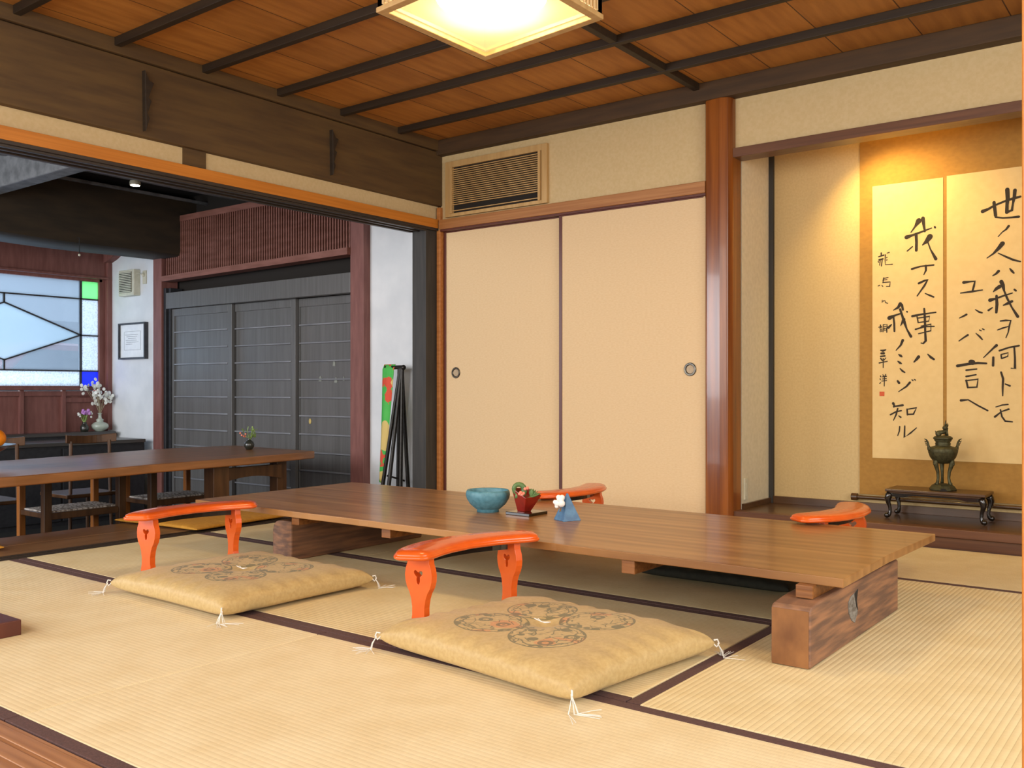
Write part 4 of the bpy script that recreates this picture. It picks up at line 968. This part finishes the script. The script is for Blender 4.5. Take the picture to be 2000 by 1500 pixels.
def seat_weave(bm, x0, x1, y0, y1, z):
    N = 14
    g = [[bm.verts.new((x0+(x1-x0)*i/N, y0+(y1-y0)*j/N, z+.006*math.sin(math.pi*i/N)*math.sin(math.pi*j/N)+(.002 if (i+j) % 2 else 0))) for j in range(N+1)] for i in range(N+1)]
    h = [[bm.verts.new((x0+(x1-x0)*i/N, y0+(y1-y0)*j/N, z-.03)) for j in range(N+1)] for i in range(N+1)]
    for i in range(N):
        for j in range(N):
            bm.faces.new((g[i][j], g[i+1][j], g[i+1][j+1], g[i][j+1])); bm.faces.new((h[i][j], h[i][j+1], h[i+1][j+1], h[i+1][j]))
    for i in range(N):
        bm.faces.new((g[i][0], h[i][0], h[i+1][0], g[i+1][0])); bm.faces.new((g[i][N], g[i+1][N], h[i+1][N], h[i][N]))
        bm.faces.new((g[0][i], g[0][i+1], h[0][i+1], h[0][i])); bm.faces.new((g[N][i], h[N][i], h[N][i+1], g[N][i+1]))
K = thing('woven_chair', 'brown wooden chair with a woven rush seat under the dining table, nearer the fruit bowl', 'chair', (-5.6, 2.89, -.4), 0, 'woven seat chairs')
hx, hy_ = .155, .23
for x, y, w, m_ in ((hx, -hy_, .046, 'chair_wood'), (hx, hy_, .046, 'chair_wood'), (-hx, -hy_, .038, 'chair_wood_lit'), (-hx, hy_, .038, 'chair_wood_lit')):
    obj('leg', B((x-w/2, x+w/2, y-w/2, y+w/2, 0, .64)), m_, K, bevel=.004, world=False)
obj('seat_frame', B((-hx, hx, -hy_-.012, -hy_+.012, .365, .395), (-hx, hx, hy_-.012, hy_+.012, .365, .395), (hx-.014, hx+.014, -hy_, hy_, .355, .395), (-hx-.012, -hx+.012, -hy_, hy_, .365, .395)), 'chair_wood', K, bevel=.003, world=False)
bm = bmesh.new(); seat_weave(bm, -hx+.01, hx-.012, -hy_+.01, hy_-.01, .402); obj('woven_seat', bm, 'rush', K, world=False)
obj('stretcher', B((-hx, hx, -hy_-.008, -hy_+.008, .19, .212), (-hx, hx, hy_-.008, hy_+.008, .19, .212), (hx-.01, hx+.01, -hy_, hy_, .12, .145)), 'chair_wood', K, bevel=.002, world=False)
for q_ in (-hy_, hy_): obj('arm', B((-hx-.02, hx+.03, q_-.02, q_+.02, .62, .64)), 'chair_wood', K, bevel=.004, world=False)
dup(K, (-5.69, 3.62, -.4), 0, 'brown wooden chair with a woven rush seat under the dining table, nearer the black doors')
Q = thing('dining_chair', 'dark wooden chair with a curved top rail facing the dining table, nearer the white wall', 'chair', (-6.25, 3.285, -.4), 0, 'dark chairs behind the dining table')
bm = bmesh.new(); rings = []
for i in range(13):
    s = -1+2*i/12; y = s*.176; x = .14-.045*(s*s)+.03; zz = .795+.010*s*s
    x = .15-.05*(1-s*s)
    rings.append([bm.verts.new(p) for p in ((x-.010, y, zz-.045), (x+.010, y, zz-.045), (x+.012, y, zz+.010), (x-.008, y, zz+.012))])
for a_, b_ in zip(rings, rings[1:]):
    for j in range(4): bm.faces.new((a_[j], a_[(j+1) % 4], b_[(j+1) % 4], b_[j]))
bm.faces.new(rings[0][::-1]); bm.faces.new(rings[-1])
obj('top_rail', bm, 'chair_wood', Q, bevel=.004, world=False)
for s in (-1, 1):
    bm = bmesh.new(); tube(bm, [(.15, s*.15, 0), (.14, s*.14, .4), (.135, s*.135, .77)], .012, 8); obj('leg', bm, 'chair_wood', Q, smooth=True, world=False)
    bm = bmesh.new(); tube(bm, [(-.20, s*.16, 0), (-.18, s*.15, .40)], .013, 8); obj('leg', bm, 'chair_wood', Q, smooth=True, world=False)
obj('seat', B((-.2, .17, -.18, .18, .39, .415)), 'chair_wood', Q, bevel=.006, world=False)
obj('back_rail', B((.128, .142, -.14, .14, .655, .668)), 'chair_wood', Q, world=False)
dup(Q, (-6.25, 2.665, -.4), 0, 'dark wooden chair facing the dining table beside the fruit bowl')
# vase with small flowers on the dining table
F1 = thing('bud_vase', 'small round dark vase with tiny wild flowers on the dining table', 'vase', (-5.362, 4.02, .30))
bm = bmesh.new(); lathe(bm, [(0, 0), (.018, 0), (.022, .003), (.034, .022), (.036, .036), (.030, .052), (.014, .066), (.011, .074), (.014, .080), (.010, .079), (0, .07)], -5.362, 4.02, .30, 28); obj('vase_body', bm, 'dark_ceramic', F1, smooth='all')
bm = bmesh.new(); random.seed(11)
for k_ in range(12):
    a_ = random.uniform(0, 6.28); r_ = random.uniform(.01, .05); h_ = random.uniform(.10, .15)
    p = (-5.362, 4.02, .37); e = (-5.362+r_*math.cos(a_), 4.02+r_*math.sin(a_), .30+h_)
    tube(bm, [p, ((p[0]+e[0])/2, (p[1]+e[1])/2, .39), e], .0018, 5)
    for _ in range(3): leaf(bm, (e[0], e[1], e[2]-random.uniform(0, .03)), (random.uniform(-1, 1), random.uniform(-1, 1), .6), .022, .005)
obj('stem', bm, 'leaf_light', F1)
bm = bmesh.new()
for k_ in range(5): blob(bm, (-5.362-.035+random.uniform(-.012, .012), 4.0+random.uniform(-.02, .01), .405+random.uniform(-.015, .012)), .007, 8)
obj('flower', bm, 'pink_flower', F1, smooth='all')
# fruit bowl with oranges
FX, FY = -5.17, 2.13
FB = thing('fruit_bowl', 'wide footed fruit bowl with a pale metal rim at the picture edge', 'bowl', (FX, FY, .30))
bm = bmesh.new(); lathe(bm, [(0, .0), (.05, .0), (.05, .006), (.025, .014), (.025, .03), (.06, .045), (.12, .08), (.165, .105), (.168, .112), (.155, .108), (.11, .088), (.05, .06), (0, .055)], FX, FY, .30, 44); obj('bowl_body', bm, 'bowl_wood', FB, smooth='all')
bm = bmesh.new(); lathe(bm, [(.160, .106), (.185, .120), (.212, .125), (.213, .129), (.185, .125), (.160, .112)], FX, FY, .30, 44); obj('rim', bm, 'steel', FB, smooth='all')
for k_, (dx, dy, dz, lb) in enumerate(((.115, .075, .165, 'bright orange fruit showing at the rim of the footed bowl'), (-.03, .09, .15, 'orange fruit at the back of the footed bowl'), (-.05, -.04, .148, 'orange fruit at the near side of the footed bowl'))):
    t = thing('orange', lb, 'fruit', (FX+dx, FY+dy, .30+dz-.05), 0, 'oranges in the bowl')
    bm = bmesh.new(); blob(bm, (0, 0, .05), .052, 24, (1, 1, .93)); obj('peel', bm, 'orange_fruit', t, smooth='all', world=False)
    bm = bmesh.new(); blob(bm, (0, 0, .098), .004, 8); obj('stem_end', bm, 'leaf', t, world=False)

# built-in cabinets under the window
def cab(name, label, x0, x1, y0, y1, z1, nd):
    t = thing(name, label, 'cabinet', ((x0+x1)/2, (y0+y1)/2, -.4))
    obj('cabinet_top', B((x0, x1+.01, y0, y1, z1-.03, z1)), 'cabinet_wood', t, bevel=.003)
    obj('cabinet_body', B((x0, x1-.012, y0, y1, -.4, z1-.03)), 'black_board', t)
    L_ = (y1-y0)/nd
    for i in range(nd): obj('door', B((x1-.012, x1, y0+i*L_+.01, y0+(i+1)*L_-.01, -.36, z1-.05)), 'black_board', t, bevel=.002)
cab('window_cabinet', 'dark cabinet against the window wall with the flower vases on it', -8.285, -8.09, 1.6, 4.58, .334, 4)
cab('bench_cabinet', 'low dark cabinet in front of the taller one with a pale shining top', -8.075, -7.54, 1.6, 4.55, .283, 4)
# large vase of white honesty pods
VX, VY, VZ = -8.19, 4.49, .334
V1 = thing('flower_vase', 'pale green round vase with white dried flower discs on the cabinet', 'vase', (VX, VY, VZ))
bm = bmesh.new(); lathe(bm, [(0, 0), (.035, 0), (.04, .006), (.066, .022), (.077, .044), (.072, .064), (.05, .080), (.028, .088), (.028, .094), (.033, .10), (.032, .108), (.020, .116), (.014, .13), (.014, .160), (.026, .168), (.018, .167), (0, .16)], VX, VY, VZ, 36); obj('vase_body', bm, 'celadon', V1, smooth='all')
random.seed(8)
bs = bmesh.new(); bp = bmesh.new()
for k_ in range(15):
    a_ = random.uniform(0, 6.28); r_ = random.uniform(.02, .15); zt = random.uniform(.27, .46)
    dx = .35*r_*math.cos(a_); dy = r_*math.sin(a_)
    if dy > .09: dy = .09
    e = Vector((VX+dx, VY+dy-.015, VZ+zt))
    tube(bs, [(VX, VY, VZ+.15), (VX+dx*.3, VY+dy*.35, VZ+.15+(zt-.15)*.45), e], .0016, 5)
    for _ in range(5):
        c = e+Vector((random.uniform(-.02, .02), random.uniform(-.035, .03), random.uniform(-.05, .02))); c.y = min(c.y, 4.615)
        mt = Matrix.Translation(c) @ Matrix.Rotation(random.uniform(-.7, .7), 4, 'Z') @ Matrix.Rotation(math.pi/2+random.uniform(-.5, .5), 4, 'Y') @ Matrix.Diagonal((1, .8, .12, 1))
        bmesh.ops.create_uvsphere(bp, u_segments=10, v_segments=6, radius=.0175, matrix=mt)
obj('stem', bs, 'stem', V1); obj('petal_disc', bp, 'white_petal', V1, smooth='all')
V2 = thing('bud_vase', 'small dark glass vase with purple flowers beside the pale green vase', 'vase', (-8.19, 4.345, VZ))
bm = bmesh.new(); lathe(bm, [(0, 0), (.03, 0), (.036, .02), (.036, .045), (.022, .07), (.018, .08), (.02, .088), (.014, .087), (0, .08)], -8.19, 4.345, VZ, 24); obj('vase_body', bm, 'dark_ceramic', V2, smooth='all')
bm = bmesh.new()
for k_ in range(7): tube(bm, [(-8.19, 4.345, VZ+.075), (-8.19+random.uniform(-.02, .02), 4.345+random.uniform(-.02, .02), VZ+.12), (-8.19+random.uniform(-.03, .03), 4.34+random.uniform(-.04, .04), VZ+.16)], .005, 6)
obj('stem', bm, 'leaf_light', V2)
bm = bmesh.new()
for k_ in range(16): blob(bm, (-8.19+random.uniform(-.02, .03), 4.345+random.uniform(-.03, .035), VZ+random.uniform(.155, .20)), random.uniform(.009, .015), 8)
obj('flower', bm, 'purple_flower', V2, smooth='all')
bm = bmesh.new()
for k_ in range(9): blob(bm, (-8.18+random.uniform(-.02, .02), 4.345+random.choice((-1, 1))*random.uniform(.045, .065), VZ+random.uniform(.13, .18)), random.uniform(.008, .012), 8)
obj('small_flower', bm, 'white_petal', V2, smooth='all')

# framed notice, fan, switch, outlet on the white wall
FR = thing('picture_frame', 'black framed sheet of small writing on the white wall', 'picture frame', (-7.86, 4.64, .99))
fx0, fx1, fz0, fz1 = -8.075, -7.635, .992, 1.322
obj('frame', B((fx0, fx0+.016, 4.60, 4.64, fz0, fz1), (fx1-.016, fx1, 4.60, 4.64, fz0, fz1), (fx0+.016, fx1-.016, 4.60, 4.64, fz0, fz0+.016), (fx0+.016, fx1-.016, 4.60, 4.64, fz1-.016, fz1)), 'muntin', FR, bevel=.002)
obj('mat_board', B((fx0+.012, fx1-.012, 4.618, 4.63, fz0+.012, fz1-.012)), 'paper_white', FR)
bs_ = [(-7.995, -7.725, 4.6165, 4.6185, 1.075, 1.077), (-7.995, -7.725, 4.6165, 4.6185, 1.243, 1.245), (-7.995, -7.993, 4.6165, 4.6185, 1.075, 1.245), (-7.727, -7.725, 4.6165, 4.6185, 1.075, 1.245)]
for i, (a_, b_) in enumerate(((-7.98, -7.77), (-7.96, -7.78), (-7.93, -7.80), (-7.97, -7.79), (-7.96, -7.76), (-7.97, -7.86))): bs_.append((a_, b_, 4.6165, 4.6185, 1.213-i*.017, 1.216-i*.017))
obj('printed_text', B(*bs_), 'grey_ink', FR)
EF = thing('exhaust_fan', 'cream louvered exhaust fan high on the white wall', 'fan', (-7.89, 4.64, 1.56))
obj('housing', B((-8.02, -7.765, 4.575, 4.64, 1.565, 1.80)), 'ivory_plastic', EF, bevel=.006)
obj('grille_recess', B((-8.003, -7.80, 4.572, 4.576, 1.595, 1.78)), 'dark_slot', EF)
obj('louver', B(*[(-8.003, -7.80, 4.566, 4.574, 1.598+i*.0155, 1.606+i*.0155) for i in range(12)]), 'ivory_plastic', EF)
SW = thing('wall_socket', 'cream socket with a plug beside the exhaust fan', 'socket', (-7.69, 4.64, 1.66))
obj('plate', B((-7.715, -7.66, 4.63, 4.64, 1.665, 1.785)), 'ivory_plastic', SW, bevel=.002)
bm = bmesh.new(); blob(bm, (-7.69, 4.622, 1.745), .014, 12, (1, 1.2, 1.4)); tube(bm, [(-7.69, 4.61, 1.745), (-7.72, 4.60, 1.76), (-7.765, 4.60, 1.765)], .003, 6); obj('plug', bm, 'ivory_plastic', SW, smooth=True)
tag(obj('light_switch', B((-7.53, -7.475, 4.632, 4.64, .17, .32), (-7.518, -7.487, 4.628, 4.632, .21, .28)), 'ivory_plastic', bevel=.002), 'cream switch plate low on the white wall beside the reddish post', 'switch')
# small ceiling light and the hanging bulb
DL = thing('ceiling_light', 'small round lit lamp under the dark ceiling of the far room', 'ceiling light', (-6.55, 3.87, 2.30))
bm = bmesh.new(); lathe(bm, [(0, 0), (.036, 0), (.04, -.01), (.04, -.03), (.036, -.034), (0, -.034)], -6.55, 3.87, 2.30, 28); obj('lamp_body', bm, 'ivory_plastic', DL, smooth=True)
bm = bmesh.new(); lathe(bm, [(0, -.040), (.034, -.036), (.034, -.032), (0, -.032)], -6.55, 3.87, 2.30, 28); obj('diffuser', bm, 'small_bulb', DL, smooth='all')
HB = thing('hanging_bulb', 'tiny bulb hanging on a thin cord from the curved beam', 'bulb', (-7.18, 3.70, 1.93))
bm = bmesh.new(); tube(bm, [(-7.10, 3.70, 1.90), (-7.05, 3.70, 1.895), (-7.05, 3.70, 1.77)], .003, 6); obj('cord', bm, 'rubber', HB)
bm = bmesh.new(); blob(bm, (-7.05, 3.70, 1.762), .010, 10); obj('bulb', bm, 'ivory_plastic', HB, smooth='all')

# folding stand and the patterned cloth on it
ST2 = thing('folding_stand', 'folded black metal stand leaning by the white wall', 'stand', (-4.46, 4.55, 0))
bm = bmesh.new(); tube(bm, [(-4.555, 4.54, .868), (-4.385, 4.54, .868)], .014, 12); blob(bm, (-4.385, 4.54, .866), .018, 12); obj('crossbar', bm, 'iron', ST2, smooth=True)
for (xa, xb, yb) in ((-4.415, -4.555, 4.50), (-4.425, -4.475, 4.58), (-4.40, -4.455, 4.46), (-4.395, -4.375, 4.50), (-4.40, -4.395, 4.60)):
    bm = bmesh.new(); tube(bm, [(xa, 4.54, .865), ((xa+xb)/2, (4.54+yb)/2, .43), (xb, yb, 0)], [.012, .013, .014], 8); obj('leg', bm, 'iron', ST2, smooth=True)
bm = bmesh.new(); tube(bm, [(-4.52, 4.52, .13), (-4.45, 4.54, .115), (-4.385, 4.55, .10)], .007, 6); blob(bm, (-4.425, 4.525, .62), .012, 8); obj('brace', bm, 'iron', ST2, smooth=True)
m = mat('flower_cloth', '4fb84f', '3da845', .7, (5, 5, 5), 2, .2, (60, 60, 60))
nt = m.node_tree; b = nt.nodes['Principled BSDF']; tc = next(n for n in nt.nodes if n.type == 'TEX_COORD'); rp = next(n for n in nt.nodes if n.type == 'VALTORGB')
vo = _n(nt, 'ShaderNodeTexVoronoi', feature='F1'); vo.inputs['Scale'].default_value = 6.5
mp = _n(nt, 'ShaderNodeMapping'); mp.inputs['Location'].default_value = (.31, 0, .07); nt.links.new(tc.outputs['Object'], mp.inputs[0]); nt.links.new(mp.outputs[0], vo.inputs['Vector'])
nz = _n(nt, 'ShaderNodeTexNoise'); nz.inputs['Scale'].default_value = 24; nt.links.new(tc.outputs['Object'], nz.inputs['Vector'])
ad = _n(nt, 'ShaderNodeMath', operation='ADD'); nt.links.new(vo.outputs['Distance'], ad.inputs[0]); nt.links.new(nz.outputs['Fac'], ad.inputs[1])
lt = _n(nt, 'ShaderNodeMath', operation='LESS_THAN'); lt.inputs[1].default_value = .86; nt.links.new(ad.outputs[0], lt.inputs[0])
mx = _n(nt, 'ShaderNodeMix', data_type='RGBA'); mx.inputs[7].default_value = hexc('cf4a2c'); nt.links.new(lt.outputs[0], mx.inputs[0]); nt.links.new(rp.outputs[0], mx.inputs[6])
n2 = _n(nt, 'ShaderNodeTexNoise'); n2.inputs['Scale'].default_value = 4; nt.links.new(tc.outputs['Object'], n2.inputs['Vector'])
g2 = _n(nt, 'ShaderNodeMath', operation='GREATER_THAN'); g2.inputs[1].default_value = .56; nt.links.new(n2.outputs['Fac'], g2.inputs[0])
m2_ = _n(nt, 'ShaderNodeMix', data_type='RGBA'); m2_.inputs[7].default_value = hexc('cdb36a'); nt.links.new(g2.outputs[0], m2_.inputs[0]); nt.links.new(mx.outputs[2], m2_.inputs[6]); nt.links.new(m2_.outputs[2], b.inputs['Base Color'])
bm = bmesh.new(); N = 24; F_, G_ = [], []
for i in range(N+1):
    t_ = i/N; z = .889-t_*.80; xl = -4.562-.030*t_; xr = -4.455-.085*t_**1.2; zr = z-.03*t_
    row, row2 = [], []
    for j in range(7):
        s = j/6; x = xl+(xr-xl)*s; y = 4.518+.006*math.sin(s*9+t_*3)-.004*t_; zz = z+(zr-z)*s
        if i == 0: y = 4.535
        row.append(bm.verts.new((x, y, zz))); row2.append(bm.verts.new((x, y+.003, zz)))
    F_.append(row); G_.append(row2)
for i in range(N):
    for j in range(6):
        bm.faces.new((F_[i][j], F_[i+1][j], F_[i+1][j+1], F_[i][j+1])); bm.faces.new((G_[i][j], G_[i][j+1], G_[i+1][j+1], G_[i+1][j]))
for i in range(N):
    bm.faces.new((F_[i][0], G_[i][0], G_[i+1][0], F_[i+1][0])); bm.faces.new((F_[i][6], F_[i+1][6], G_[i+1][6], G_[i][6]))
for j in range(6):
    bm.faces.new((F_[0][j], F_[0][j+1], G_[0][j+1], G_[0][j])); bm.faces.new((F_[N][j], G_[N][j], G_[N][j+1], F_[N][j+1]))
# the fold over the bar
tag(obj('patterned_cloth', bm, 'flower_cloth', smooth='all'), 'green cloth strip with red flowers hanging over the folded black stand', 'cloth')

# red car in the street beyond the stained window
CR = thing('car', 'red car parked in the street, blurred behind the stained glass window', 'car', (-10.7, 5.55, -.4), 0); CR.scale = (1, 1, 1.15)
bm = bmesh.new()
prism(bm, [(-2.0, .25), (2.0, .25), (2.05, .55), (1.9, .82), (1.1, .92), (.55, 1.38), (-.9, 1.42), (-1.5, .95), (-2.0, .85), (-2.05, .5)], 'x', -.8, .8); obj('car_body', bm, 'car_red', CR, bevel=.08, world=False)
bm = bmesh.new()
prism(bm, [(.95, .93), (.5, 1.31), (-.15, 1.33), (-.15, .93)], 'x', -.83, .83); prism(bm, [(-.22, .93), (-.22, 1.33), (-.86, 1.34), (-1.3, .95)], 'x', -.83, .83); obj('car_window', bm, 'muntin', CR, world=False)
for yy in (-1.25, 1.25):
    for xx in (-.75, .75):
        bm = bmesh.new(); lathe(bm, [(0, -.1), (.3, -.1), (.32, -.06), (.32, .06), (.3, .1), (0, .1)], n=24)
        bmesh.ops.rotate(bm, verts=bm.verts, matrix=Matrix.Rotation(math.pi/2, 3, 'Y')); bmesh.ops.translate(bm, verts=bm.verts, vec=(xx, yy, .32)); obj('wheel', bm, 'rubber', CR, world=False)
